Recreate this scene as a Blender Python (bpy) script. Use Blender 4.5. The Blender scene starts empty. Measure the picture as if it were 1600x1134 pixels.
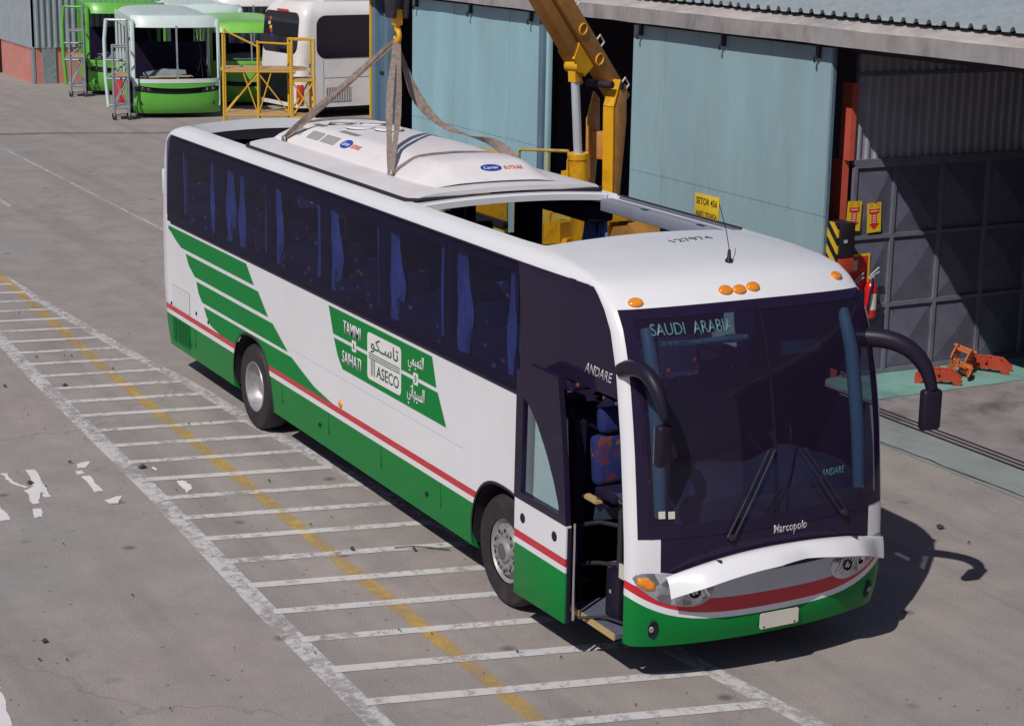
import bpy, bmesh, math, random
from math import sin, cos, pi, radians, sqrt
from mathutils import Vector, Matrix
from mathutils.bvhtree import BVHTree
random.seed(7)
SC = bpy.context.scene
COL = SC.collection

# ------------------------------------------------------------------ camera
CAMP = (23.983, -8.79, 6.178); YAW, PITCH, ROLL = 2.652, 0.239, 0.017
f = Vector((cos(PITCH)*cos(YAW), cos(PITCH)*sin(YAW), -sin(PITCH)))
r = f.cross(Vector((0, 0, 1))).normalized(); u = r.cross(f)
rr = cos(ROLL)*r + sin(ROLL)*u; uu = -sin(ROLL)*r + cos(ROLL)*u
cd = bpy.data.cameras.new('camera'); cam = bpy.data.objects.new('camera', cd); COL.objects.link(cam)
M = Matrix((rr, uu, -f)).transposed().to_4x4(); M.translation = CAMP
cam.matrix_world = M
cd.sensor_width = 36; cd.lens = 36*2929.6/1600; cd.clip_end = 2000; cd.clip_start = 0.1
SC.camera = cam

# ------------------------------------------------------------------ light
SUN = Vector((0.5, -0.77, 1.0)).normalized()
w = bpy.data.worlds.new('World'); SC.world = w; w.use_nodes = True
nt = w.node_tree; nt.nodes.clear()
sky = nt.nodes.new('ShaderNodeTexSky'); sky.sky_type = 'NISHITA'; sky.sun_disc = False
sky.sun_elevation = math.asin(SUN.z); sky.sun_rotation = math.atan2(SUN.x, SUN.y)
sky.air_density = 1.0; sky.dust_density = 0.6; sky.ozone_density = 2.0
bg = nt.nodes.new('ShaderNodeBackground'); bg.inputs[1].default_value = 0.05
wo = nt.nodes.new('ShaderNodeOutputWorld')
tint = nt.nodes.new('ShaderNodeMix'); tint.data_type = 'RGBA'; tint.blend_type = 'MULTIPLY'; tint.inputs[0].default_value = 1.0
tint.inputs[7].default_value = (1.08, 0.92, 1.06, 1)        # the print's slight violet cast, the same over the whole sky
nt.links.new(sky.outputs[0], tint.inputs[6]); nt.links.new(tint.outputs[2], bg.inputs[0]); nt.links.new(bg.outputs[0], wo.inputs[0])
sd = bpy.data.lights.new('sun', 'SUN'); sd.energy = 3.75; sd.angle = radians(0.5); sd.color = (1.0, 0.95, 0.88)
so = bpy.data.objects.new('sun', sd); COL.objects.link(so)
so.rotation_euler = (-SUN).to_track_quat('-Z', 'Y').to_euler(); so.location = (0, -20, 40)
SC.view_settings.view_transform = 'Standard'; SC.view_settings.look = 'None'
SC.view_settings.exposure = -0.2; SC.view_settings.gamma = 1.0; SC.view_settings.use_curve_mapping = False
SC.render.engine = 'CYCLES'
SC.cycles.max_bounces = 8; SC.cycles.transparent_max_bounces = 16; SC.cycles.use_denoising = True
SC.cycles.sample_clamp_indirect = 6

# ------------------------------------------------------------------ materials
def srgb(h):
    h = h.lstrip('#'); v = [int(h[i:i+2], 16)/255 for i in (0, 2, 4)]
    return tuple(c/12.92 if c <= 0.04045 else ((c+0.055)/1.055)**2.4 for c in v)
MATS = {}
class NT:
    def __init__(s, name):
        s.m = bpy.data.materials.new(name); s.m.use_nodes = True; s.t = s.m.node_tree
        s.t.nodes.clear(); s.out = s.n('ShaderNodeOutputMaterial')
    def n(s, t, **k):
        x = s.t.nodes.new(t)
        for a, b in k.items(): setattr(x, a, b)
        return x
    def l(s, a, b): s.t.links.new(a, b)
    def coord(s, scale=(1, 1, 1), kind='Object', rot=(0, 0, 0)):
        tc = s.n('ShaderNodeTexCoord'); mp = s.n('ShaderNodeMapping')
        mp.inputs['Scale'].default_value = scale; mp.inputs['Rotation'].default_value = rot
        s.l(tc.outputs[kind], mp.inputs[0]); return mp.outputs[0]
    def noise(s, v, scale, detail=4, rough=0.6, dist=0.0):
        x = s.n('ShaderNodeTexNoise'); x.inputs['Scale'].default_value = scale
        x.inputs['Detail'].default_value = detail; x.inputs['Roughness'].default_value = rough
        x.inputs['Distortion'].default_value = dist
        s.l(v, x.inputs['Vector']); return x.outputs['Fac']
    def ramp(s, v, stops):
        x = s.n('ShaderNodeValToRGB'); e = x.color_ramp.elements
        while len(e) < len(stops): e.new(0.5)
        for q, (p, c) in zip(e, stops):
            q.position = p; q.color = (*c, 1) if not isinstance(c, (int, float)) else (c, c, c, 1)
        s.l(v, x.inputs[0]); return x.outputs[0]
    def mix(s, fac, a, b, mode='MIX'):
        x = s.n('ShaderNodeMix', data_type='RGBA', blend_type=mode)
        if hasattr(fac, 'is_linked'): s.l(fac, x.inputs[0])
        else: x.inputs[0].default_value = fac
        for i, q in ((6, a), (7, b)):
            if hasattr(q, 'is_linked'): s.l(q, x.inputs[i])
            else: x.inputs[i].default_value = (*q, 1)
        return x.outputs[2]
    def math(s, op, a, b=0.0):
        x = s.n('ShaderNodeMath', operation=op)
        for i, q in enumerate((a, b)):
            if hasattr(q, 'is_linked'): s.l(q, x.inputs[i])
            else: x.inputs[i].default_value = q
        return x.outputs[0]
    def bsdf(s, col, rough=0.5, metal=0.0, coat=0.0, bump=None, spec=0.5):
        p = s.n('ShaderNodeBsdfPrincipled')
        if hasattr(col, 'is_linked'): s.l(col, p.inputs['Base Color'])
        else: p.inputs['Base Color'].default_value = (*col, 1)
        if hasattr(rough, 'is_linked'): s.l(rough, p.inputs['Roughness'])
        else: p.inputs['Roughness'].default_value = rough
        p.inputs['Metallic'].default_value = metal
        p.inputs['Coat Weight'].default_value = coat; p.inputs['Coat Roughness'].default_value = 0.06
        p.inputs['Specular IOR Level'].default_value = spec
        if bump:
            b = s.n('ShaderNodeBump'); b.inputs['Strength'].default_value = bump[1]
            b.inputs['Distance'].default_value = bump[2] if len(bump) > 2 else 0.01
            s.l(bump[0], b.inputs['Height']); s.l(b.outputs[0], p.inputs['Normal'])
        return p
    def done(s, p):
        s.l(p.outputs[0], s.out.inputs[0]); return s.m

def pm(name, col, rough=0.5, metal=0.0, coat=0.0, var=0.12, scale=3.0, bump=0.0, bscale=60, dirt=None, dscale=2.0, damt=0.5, stretch=(1, 1, 1), spec=0.5):
    """painted/plain surface: base colour, soft variation, optional dirt patches and fine relief"""
    if isinstance(col, str): col = srgb(col)
    t = NT(name); v = t.coord(stretch)
    n1 = t.noise(v, scale, 5, 0.65)
    lo = tuple(c*(1-var) for c in col); hi = tuple(min(1, c*(1+var)) for c in col)
    c = t.ramp(n1, [(0.3, lo), (0.7, hi)])
    if dirt:
        d = srgb(dirt) if isinstance(dirt, str) else dirt
        n2 = t.noise(v, dscale, 8, 0.7, 0.4)
        fac = t.ramp(n2, [(0.5, 0.0), (0.72, damt)])
        c = t.mix(fac, c, d)
    bp = None
    if bump: bp = (t.noise(t.coord(), bscale, 3), bump)
    rg = t.math('ADD', t.math('MULTIPLY', n1, 0.15), max(0.02, rough-0.07))
    MATS[name] = t.done(t.bsdf(c, rg, metal, coat, bp, spec)); return MATS[name]

def glass(name, tint, rough=0.02, spec=1.0, haze_tint=None, damt=0.0):
    t = NT(name)
    tr = t.n('ShaderNodeBsdfTransparent'); tr.inputs[0].default_value = (*tint, 1)
    gl = t.n('ShaderNodeBsdfGlossy'); gl.inputs['Roughness'].default_value = rough
    gl.inputs[0].default_value = (1, 1, 1, 1)
    ge = t.n('ShaderNodeNewGeometry'); dt = t.n('ShaderNodeVectorMath', operation='DOT_PRODUCT')
    t.l(ge.outputs['Incoming'], dt.inputs[0]); t.l(ge.outputs['Normal'], dt.inputs[1])
    k = t.math('POWER', t.math('SUBTRACT', 1.0, t.math('ABSOLUTE', dt.outputs['Value'])), 5.0)
    fac = t.math('MULTIPLY', t.math('ADD', t.math('MULTIPLY', k, 0.95), 0.045), spec)
    mx = t.n('ShaderNodeMixShader')
    if haze_tint:  # violet diffuse haze painted into the glass to lift its blacks
        df = t.n('ShaderNodeBsdfDiffuse'); df.inputs[0].default_value = (*haze_tint, 1)
        m0 = t.n('ShaderNodeMixShader'); m0.inputs[0].default_value = damt
        t.l(tr.outputs[0], m0.inputs[1]); t.l(df.outputs[0], m0.inputs[2]); tr = m0
    t.l(fac, mx.inputs[0]); t.l(tr.outputs[0], mx.inputs[1]); t.l(gl.outputs[0], mx.inputs[2])
    t.l(mx.outputs[0], t.out.inputs[0]); MATS[name] = t.m; return t.m

def worn(name, col, amount=0.45, scale=9.0, rough=0.8, top=0.92, soft=0.05):
    """road paint worn through to whatever lies below"""
    if isinstance(col, str): col = srgb(col)
    t = NT(name); v = t.coord()
    n1 = t.noise(v, scale, 8, 0.75, 0.3); n2 = t.noise(v, 1.1, 3, 0.5); n3 = t.noise(v, 90, 2)
    k = t.math('ADD', t.math('MULTIPLY', n1, 0.62), t.math('ADD', t.math('MULTIPLY', n2, 0.28), t.math('MULTIPLY', n3, 0.10)))
    sm = t.noise(t.coord((0.7, 3.5, 1), rot=(0, 0, 0.5)), 2.2, 4, 0.6)
    k = t.math('ADD', t.math('MULTIPLY', k, 0.8), t.math('MULTIPLY', sm, 0.2))
    a = t.ramp(k, [(amount-soft, 0.10), (amount+soft, top)])
    c = t.mix(n1, tuple(q*0.8 for q in col), col)
    p = t.bsdf(c, rough); tr = t.n('ShaderNodeBsdfTransparent'); mx = t.n('ShaderNodeMixShader')
    t.l(a, mx.inputs[0]); t.l(tr.outputs[0], mx.inputs[1]); t.l(p.outputs[0], mx.inputs[2])
    t.l(mx.outputs[0], t.out.inputs[0]); MATS[name] = t.m; return t.m

def asphalt():
    t = NT('asphalt'); v = t.coord()
    big = t.noise(v, 0.16, 5, 0.6, 0.6); mid = t.noise(v, 1.3, 6, 0.7); fine = t.noise(v, 62, 4, 0.9)
    c = t.ramp(big, [(0.35, (0.335, 0.32, 0.312)), (0.5, (0.375, 0.336, 0.315)), (0.66, (0.39, 0.335, 0.315))])
    c = t.mix(t.ramp(mid, [(0.3, 0.0), (0.72, 0.75)]), c, (0.235, 0.218, 0.218))
    # long tyre-worn streaks along the driving direction
    st = t.noise(t.coord((0.06, 1.0, 1)), 1.4, 4, 0.6)
    c = t.mix(t.ramp(st, [(0.5, 0.0), (0.68, 0.5)]), c, (0.21, 0.197, 0.203))
    ty = t.noise(t.coord((0.05, 2.4, 1), rot=(0, 0, 0.06)), 1.1, 5, 0.7)
    c = t.mix(t.ramp(ty, [(0.60, 0.0), (0.72, 0.45)]), c, (0.14, 0.13, 0.137))
    # oil spots
    vo = t.n('ShaderNodeTexVoronoi'); vo.inputs['Scale'].default_value = 1.15
    t.l(t.mix(0.12, v, t.n('ShaderNodeTexNoise').outputs['Color']), vo.inputs['Vector'])
    spot = t.ramp(t.math('ADD', vo.outputs['Distance'], t.math('MULTIPLY', mid, 0.22)), [(0.13, 0.75), (0.2, 0.0)])
    c = t.mix(spot, c, (0.08, 0.072, 0.085))
    vo2 = t.n('ShaderNodeTexVoronoi'); vo2.inputs['Scale'].default_value = 4.5; t.l(v, vo2.inputs['Vector'])
    sp2 = t.ramp(vo2.outputs['Distance'], [(0.05, 0.7), (0.085, 0.0)])
    c = t.mix(sp2, c, (0.07, 0.062, 0.075))
    # hairline cracks
    vc = t.n('ShaderNodeTexVoronoi', feature='DISTANCE_TO_EDGE'); vc.inputs['Scale'].default_value = 0.23
    wv = t.n('ShaderNodeVectorMath', operation='ADD')
    nn = t.n('ShaderNodeTexNoise'); nn.inputs['Scale'].default_value = 1.7; nn.inputs['Detail'].default_value = 6; t.l(v, nn.inputs['Vector'])
    t.l(v, wv.inputs[0]); t.l(nn.outputs['Color'], wv.inputs[1]); t.l(wv.outputs[0], vc.inputs['Vector'])
    cr = t.ramp(vc.outputs['Distance'], [(0.0, 0.38), (0.005, 0.0)])
    c = t.mix(t.math('MULTIPLY', cr, t.ramp(big, [(0.45, 0.0), (0.6, 1.0)])), c, (0.1, 0.09, 0.09))
    gr = t.ramp(fine, [(0.3, (0.56, 0.56, 0.57)), (0.7, (1.40, 1.38, 1.36))])
    c = t.mix(1.0, c, gr, 'MULTIPLY')
    bp = (t.noise(v, 160, 3, 0.8), 0.35, 0.006)
    MATS['asphalt'] = t.done(t.bsdf(c, 0.9, bump=bp)); return MATS['asphalt']

asphalt()
pm('concrete', (0.30, 0.275, 0.25), 0.9, var=0.2, scale=1.5, bump=0.2, bscale=40, dirt=(0.12, 0.10, 0.10), dscale=1.3, damt=0.7)
pm('apron_concrete', (0.25, 0.29, 0.29), 0.9, var=0.14, scale=2, bump=0.2, dirt=(0.17, 0.16, 0.15), dscale=1.1, damt=0.6)
pm('bay_concrete', (0.26, 0.235, 0.24), 0.85, var=0.22, scale=1.4, bump=0.15, dirt=(0.06, 0.05, 0.06), dscale=0.9, damt=0.85)
pm('teal_floor', (0.20, 0.40, 0.36), 0.7, var=0.12, scale=2, dirt=(0.10, 0.17, 0.16), dscale=1.4, damt=0.75)
worn('white_road_paint', (0.72, 0.695, 0.70), 0.452, 8)
worn('scuffed_road_paint', (0.68, 0.655, 0.665), 0.485, 10)
worn('faint_road_paint', (0.62, 0.60, 0.60), 0.475)
worn('yellow_road_paint', (0.66, 0.43, 0.12), 0.48, 6, top=0.82, soft=0.09)
pm('letter_road_paint', (0.74, 0.71, 0.72), 0.8, var=0.06)
pm('white_paint', (0.775, 0.785, 0.815), 0.28, coat=0.3, var=0.025, scale=1.2)
pm('green_paint', (0.006, 0.205, 0.040), 0.30, coat=0.03, var=0.05, scale=1.5, spec=0.12)
pm('green_vinyl', (0.006, 0.215, 0.044), 0.42, var=0.04, spec=0.1)
pm('red_paint', (0.56, 0.018, 0.035), 0.3, coat=0.3, var=0.04)
pm('white_vinyl', (0.80, 0.78, 0.79), 0.42, var=0.02)
pm('roof_white', (0.77, 0.745, 0.76), 0.42, var=0.03, scale=2, dirt=(0.6, 0.57, 0.56), dscale=1.5, damt=0.5)
pm('gel_white', (0.80, 0.77, 0.78), 0.38, var=0.03, scale=2.2, dirt=(0.66, 0.63, 0.62), dscale=2.2, damt=0.5)
pm('black_trim', (0.016, 0.012, 0.026), 0.42, var=0.15, spec=0.25)
pm('black_gloss', (0.019, 0.012, 0.036), 0.10, var=0.1, spec=0.22)
pm('rubber', (0.022, 0.018, 0.024), 0.72, var=0.2, scale=14, bump=0.2, bscale=50, dirt=(0.09, 0.075, 0.07), dscale=5, damt=0.45)
pm('gasket', (0.02, 0.02, 0.034), 0.6)
pm('underbody', (0.014, 0.011, 0.017), 0.85)
pm('dark_lining', (0.016, 0.011, 0.034), 0.85, spec=0.1)
pm('grey_lining', (0.24, 0.26, 0.32), 0.6, var=0.08)
pm('steel_rim', (0.42, 0.41, 0.42), 0.42, 0.55, var=0.15, scale=6, dirt=(0.16, 0.13, 0.11), dscale=6, damt=0.5)
pm('hub_steel', (0.16, 0.155, 0.16), 0.45, 0.4, var=0.2, scale=9)
pm('chrome', (0.75, 0.75, 0.78), 0.08, 1.0, var=0.04)
pm('dull_alloy', (0.36, 0.355, 0.37), 0.45, 0.35, var=0.12, scale=8, dirt=(0.17, 0.15, 0.14), dscale=7, damt=0.6)
pm('panel_grey', (0.52, 0.545, 0.60), 0.45, var=0.06)
pm('curtain_blue', (0.14, 0.21, 0.46), 0.85, var=0.3, scale=9, stretch=(4, 4, 0.6))
pm('curtain_pale', (0.25, 0.36, 0.72), 0.85, var=0.2, scale=8, stretch=(4, 4, 0.6))
pm('step_mat', (0.09, 0.10, 0.15), 0.9, var=0.4, scale=60)
pm('step_edge', (0.48, 0.34, 0.15), 0.6)
def glitter():
    t = NT('lamp_facets'); vo = t.n('ShaderNodeTexVoronoi'); vo.inputs['Scale'].default_value = 13; t.l(t.coord((.6, 1, 1.2)), vo.inputs['Vector'])
    sc = t.n('ShaderNodeSeparateColor'); t.l(vo.outputs['Color'], sc.inputs[0])
    c = t.ramp(sc.outputs[0], [(0.1, (0.20, 0.20, 0.24)), (0.4, (0.31, 0.32, 0.37)), (0.65, (0.40, 0.41, 0.46)), (0.95, (0.62, 0.62, 0.66))])
    MATS['lamp_facets'] = t.done(t.bsdf(c, 0.15, 0.5, 0.6))
    t = NT('amber_facets'); vo = t.n('ShaderNodeTexVoronoi'); vo.inputs['Scale'].default_value = 34; t.l(t.coord(), vo.inputs['Vector'])
    sc = t.n('ShaderNodeSeparateColor'); t.l(vo.outputs['Color'], sc.inputs[0])
    c = t.ramp(sc.outputs[0], [(0.25, (0.70, 0.14, 0.03)), (0.55, (0.85, 0.30, 0.10)), (0.85, (0.95, 0.80, 0.62))])
    MATS['amber_facets'] = t.done(t.bsdf(c, 0.15, 0.0, 0.6))
glitter()
pm('amber_lens', (0.80, 0.26, 0.02), 0.16, coat=0.5, var=0.15, scale=30)
pm('red_lens', (0.60, 0.04, 0.02), 0.15, coat=0.5)
pm('door_glass_film', (0.55, 0.70, 0.72), 0.1, coat=0.6, var=0.05)
pm('sling_webbing', (0.27, 0.215, 0.185), 0.95, var=0.3, scale=22, bump=0.4, bscale=150, dirt=(0.10, 0.08, 0.075), dscale=9, damt=0.8)
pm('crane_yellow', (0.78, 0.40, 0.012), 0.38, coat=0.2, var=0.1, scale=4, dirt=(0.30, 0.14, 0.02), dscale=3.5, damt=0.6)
pm('crane_shade_brown', (0.56, 0.26, 0.06), 0.5, var=0.15, scale=5, dirt=(0.16, 0.07, 0.03), dscale=3, damt=0.5)  # brown puts grazing-light shade into the crane's yellow paint
pm('body_yellow', (0.62, 0.46, 0.09), 0.45, var=0.08, dirt=(0.3, 0.2, 0.05), dscale=3)
pm('piston_steel', (0.60, 0.66, 0.74), 0.22, 0.25, var=0.05)
pm('dark_steel', (0.035, 0.032, 0.042), 0.6, 0.3, var=0.3, scale=8)
pm('door_blue', (0.285, 0.48, 0.545), 0.55, var=0.11, scale=1.0, dirt=(0.25, 0.38, 0.42), dscale=2.2, bump=.03, bscale=5, damt=0.6, stretch=(1, 1, 0.25))
pm('door_grey_blue', (0.285, 0.43, 0.485), 0.55, var=0.11, scale=1.0, dirt=(0.25, 0.35, 0.37), dscale=2.2, bump=.03, bscale=5, damt=0.6, stretch=(1, 1, 0.25))
pm('frame_blue', (0.10, 0.17, 0.24), 0.6, var=0.15, scale=2)
pm('fascia_stained', (0.33, 0.31, 0.31), 0.9, var=0.22, scale=2.5, bump=0.3, bscale=30, dirt=(0.12, 0.12, 0.15), dscale=1.6, damt=0.9, stretch=(1, 1, .5))
pm('fascia_concrete', (0.46, 0.42, 0.40), 0.9, var=0.16, scale=2.5, bump=0.3, bscale=30, dirt=(0.16, 0.16, 0.19), dscale=1.0, damt=0.75, stretch=(1, 1, 2))
pm('roof_sheet', (0.40, 0.46, 0.49), 0.55, 0.25, var=0.16, scale=3, dirt=(0.27, 0.30, 0.33), dscale=3, damt=0.6)
pm('wall_sheet', (0.37, 0.42, 0.47), 0.5, 0.25, var=0.12, scale=2, dirt=(0.25, 0.28, 0.33), dscale=2)
pm('inner_sheet', (0.33, 0.32, 0.37), 0.6, 0.05, var=0.12, scale=2)
pm('gate_steel', (0.15, 0.148, 0.215), 0.5, 0.2, var=0.16, scale=3, dirt=(0.09, 0.08, 0.10), dscale=3)
pm('gate_frame', (0.19, 0.19, 0.24), 0.5, 0.2, var=0.16, scale=5)
pm('red_column', (0.54, 0.095, 0.060), 0.6, var=0.1, scale=4)
pm('pink_red_wall', (0.56, 0.22, 0.18), 0.75, var=0.14, scale=2, dirt=(0.42, 0.30, 0.25), dscale=1.4)
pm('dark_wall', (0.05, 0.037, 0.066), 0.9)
pm('sign_yellow', (0.78, 0.52, 0.02), 0.5, var=0.05)
pm('sign_red', (0.60, 0.035, 0.03), 0.45, var=0.05)
pm('sign_black', (0.015, 0.013, 0.02), 0.5)
pm('extinguisher_red', (0.58, 0.02, 0.02), 0.25, coat=0.4, var=0.06)
pm('jack_orange', (0.52, 0.14, 0.035), 0.55, var=0.2, scale=6, dirt=(0.25, 0.06, 0.03), dscale=5)
pm('jack_red', (0.42, 0.05, 0.022), 0.55, var=0.2, scale=6, dirt=(0.2, 0.04, 0.02), dscale=5)
pm('shell_green', (0.12, 0.46, 0.055), 0.35, coat=0.3, var=0.1, scale=1.5)
pm('shell_lime', (0.20, 0.55, 0.075), 0.4, coat=0.2, var=0.12, scale=1.2)
pm('shell_white', (0.62, 0.74, 0.72), 0.4, coat=0.2, var=0.06)
pm('grey_tube', (0.30, 0.34, 0.38), 0.5, 0.3, var=0.2, scale=8)
pm('yellow_tube', (0.72, 0.44, 0.03), 0.5, var=0.12, scale=8, dirt=(0.4, 0.2, 0.03), dscale=8)
pm('plank_wood', (0.50, 0.33, 0.18), 0.85, var=0.3, scale=6, stretch=(1, 6, 1))
pm('bus_white', (0.80, 0.78, 0.77), 0.35, coat=0.3, var=0.05, scale=1.2, dirt=(0.60, 0.47, 0.40), dscale=1.0, damt=0.5)
pm('bus_dark_glass', (0.012, 0.010, 0.018), 0.08, coat=0.3)
pm('tarp_grey', (0.17, 0.22, 0.25), 0.8, var=0.3)
pm('plate_cream', (0.62, 0.60, 0.53), 0.5, var=0.04)
pm('blue_logo', (0.02, 0.055, 0.42), 0.4)
pm('orange_print', (0.82, 0.20, 0.07), 0.5)
pm('dark_green_print', (0.04, 0.13, 0.055), 0.5)
pm('silver_print', (0.55, 0.56, 0.60), 0.3, 0.4)
pm('pale_teal_print', (0.08, 0.19, 0.215), 0.5)
pm('leaf_litter', (0.045, 0.038, 0.040), 0.9, var=0.5, scale=20)
pm('grille_grey', (0.24, 0.24, 0.23), 0.7, var=0.25, scale=120)
pm('dash_grey', (0.04, 0.055, 0.10), 0.6, var=0.2)
pm('tube_teal', (0.10, 0.25, 0.33), 0.45, var=0.1)
glass('side_glass', (0.34, 0.37, 0.54), spec=0.4, haze_tint=(0.07, 0.07, 0.34), damt=0.045)
glass('far_glass', (0.62, 0.64, 0.64), spec=0.5)
glass('windscreen_glass', (0.42, 0.44, 0.52), spec=0.5, haze_tint=(0.28, 0.18, 0.44), damt=0.05)
glass('clear_glass', (0.82, 0.90, 0.90), spec=0.6)
glass('lamp_lens', (0.86, 0.88, 0.90))
def seat_fabric():
    t = NT('seat_fabric'); v = t.coord((1, 1, 1))
    vo = t.n('ShaderNodeTexVoronoi'); vo.inputs['Scale'].default_value = 9; t.l(v, vo.inputs['Vector'])
    n = t.noise(v, 14, 2)
    k = t.ramp(t.math('ADD', vo.outputs['Distance'], t.math('MULTIPLY', n, 0.25)), [(0.30, 1.0), (0.36, 0.0)])
    hue = t.n('ShaderNodeSeparateColor'); t.l(vo.outputs['Color'], hue.inputs[0])
    pc = t.ramp(hue.outputs[0], [(0.2, (0.45, 0.05, 0.05)), (0.55, (0.60, 0.22, 0.06)), (0.85, (0.10, 0.14, 0.5))])
    c = t.mix(k, (0.008, 0.010, 0.05), pc)
    MATS['seat_fabric'] = t.done(t.bsdf(c, 0.9))
seat_fabric()
def hazard():
    t = NT('hazard_stripes'); sx = t.n('ShaderNodeSeparateXYZ'); t.l(t.coord(), sx.inputs[0])
    a = t.math('FRACT', t.math('MULTIPLY', t.math('ADD', sx.outputs[0], sx.outputs[2]), 4.6))
    k = t.math('GREATER_THAN', a, 0.5)
    MATS['hazard_stripes'] = t.done(t.bsdf(t.mix(k, (0.015, 0.013, 0.02), (0.72, 0.46, 0.02)), 0.5))
hazard()
def cloth():
    t = NT('patterned_cloth'); vo = t.n('ShaderNodeTexVoronoi'); vo.inputs['Scale'].default_value = 9; nz = t.n('ShaderNodeTexNoise'); nz.inputs['Scale'].default_value = 9; t.l(t.coord(), nz.inputs['Vector']); t.l(t.mix(0.16, t.coord(), nz.outputs['Color']), vo.inputs['Vector'])
    k = t.ramp(vo.outputs['Distance'], [(0.36, 1.0), (0.42, 0.0)])
    hue = t.n('ShaderNodeSeparateColor'); t.l(vo.outputs['Color'], hue.inputs[0])
    pc = t.ramp(hue.outputs[0], [(0.3, (0.02, 0.05, 0.30)), (0.5, (0.34, 0.03, 0.05)), (0.75, (0.46, 0.20, 0.07))])
    MATS['patterned_cloth'] = t.done(t.bsdf(t.mix(1.0, t.mix(k, (0.02, 0.05, 0.30), pc), (0.30, 0.30, 0.36), 'MULTIPLY'), 0.9))
cloth()
worn('tar_joint', (0.17, 0.16, 0.165), 0.49, 3, top=0.6, soft=0.12)

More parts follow.
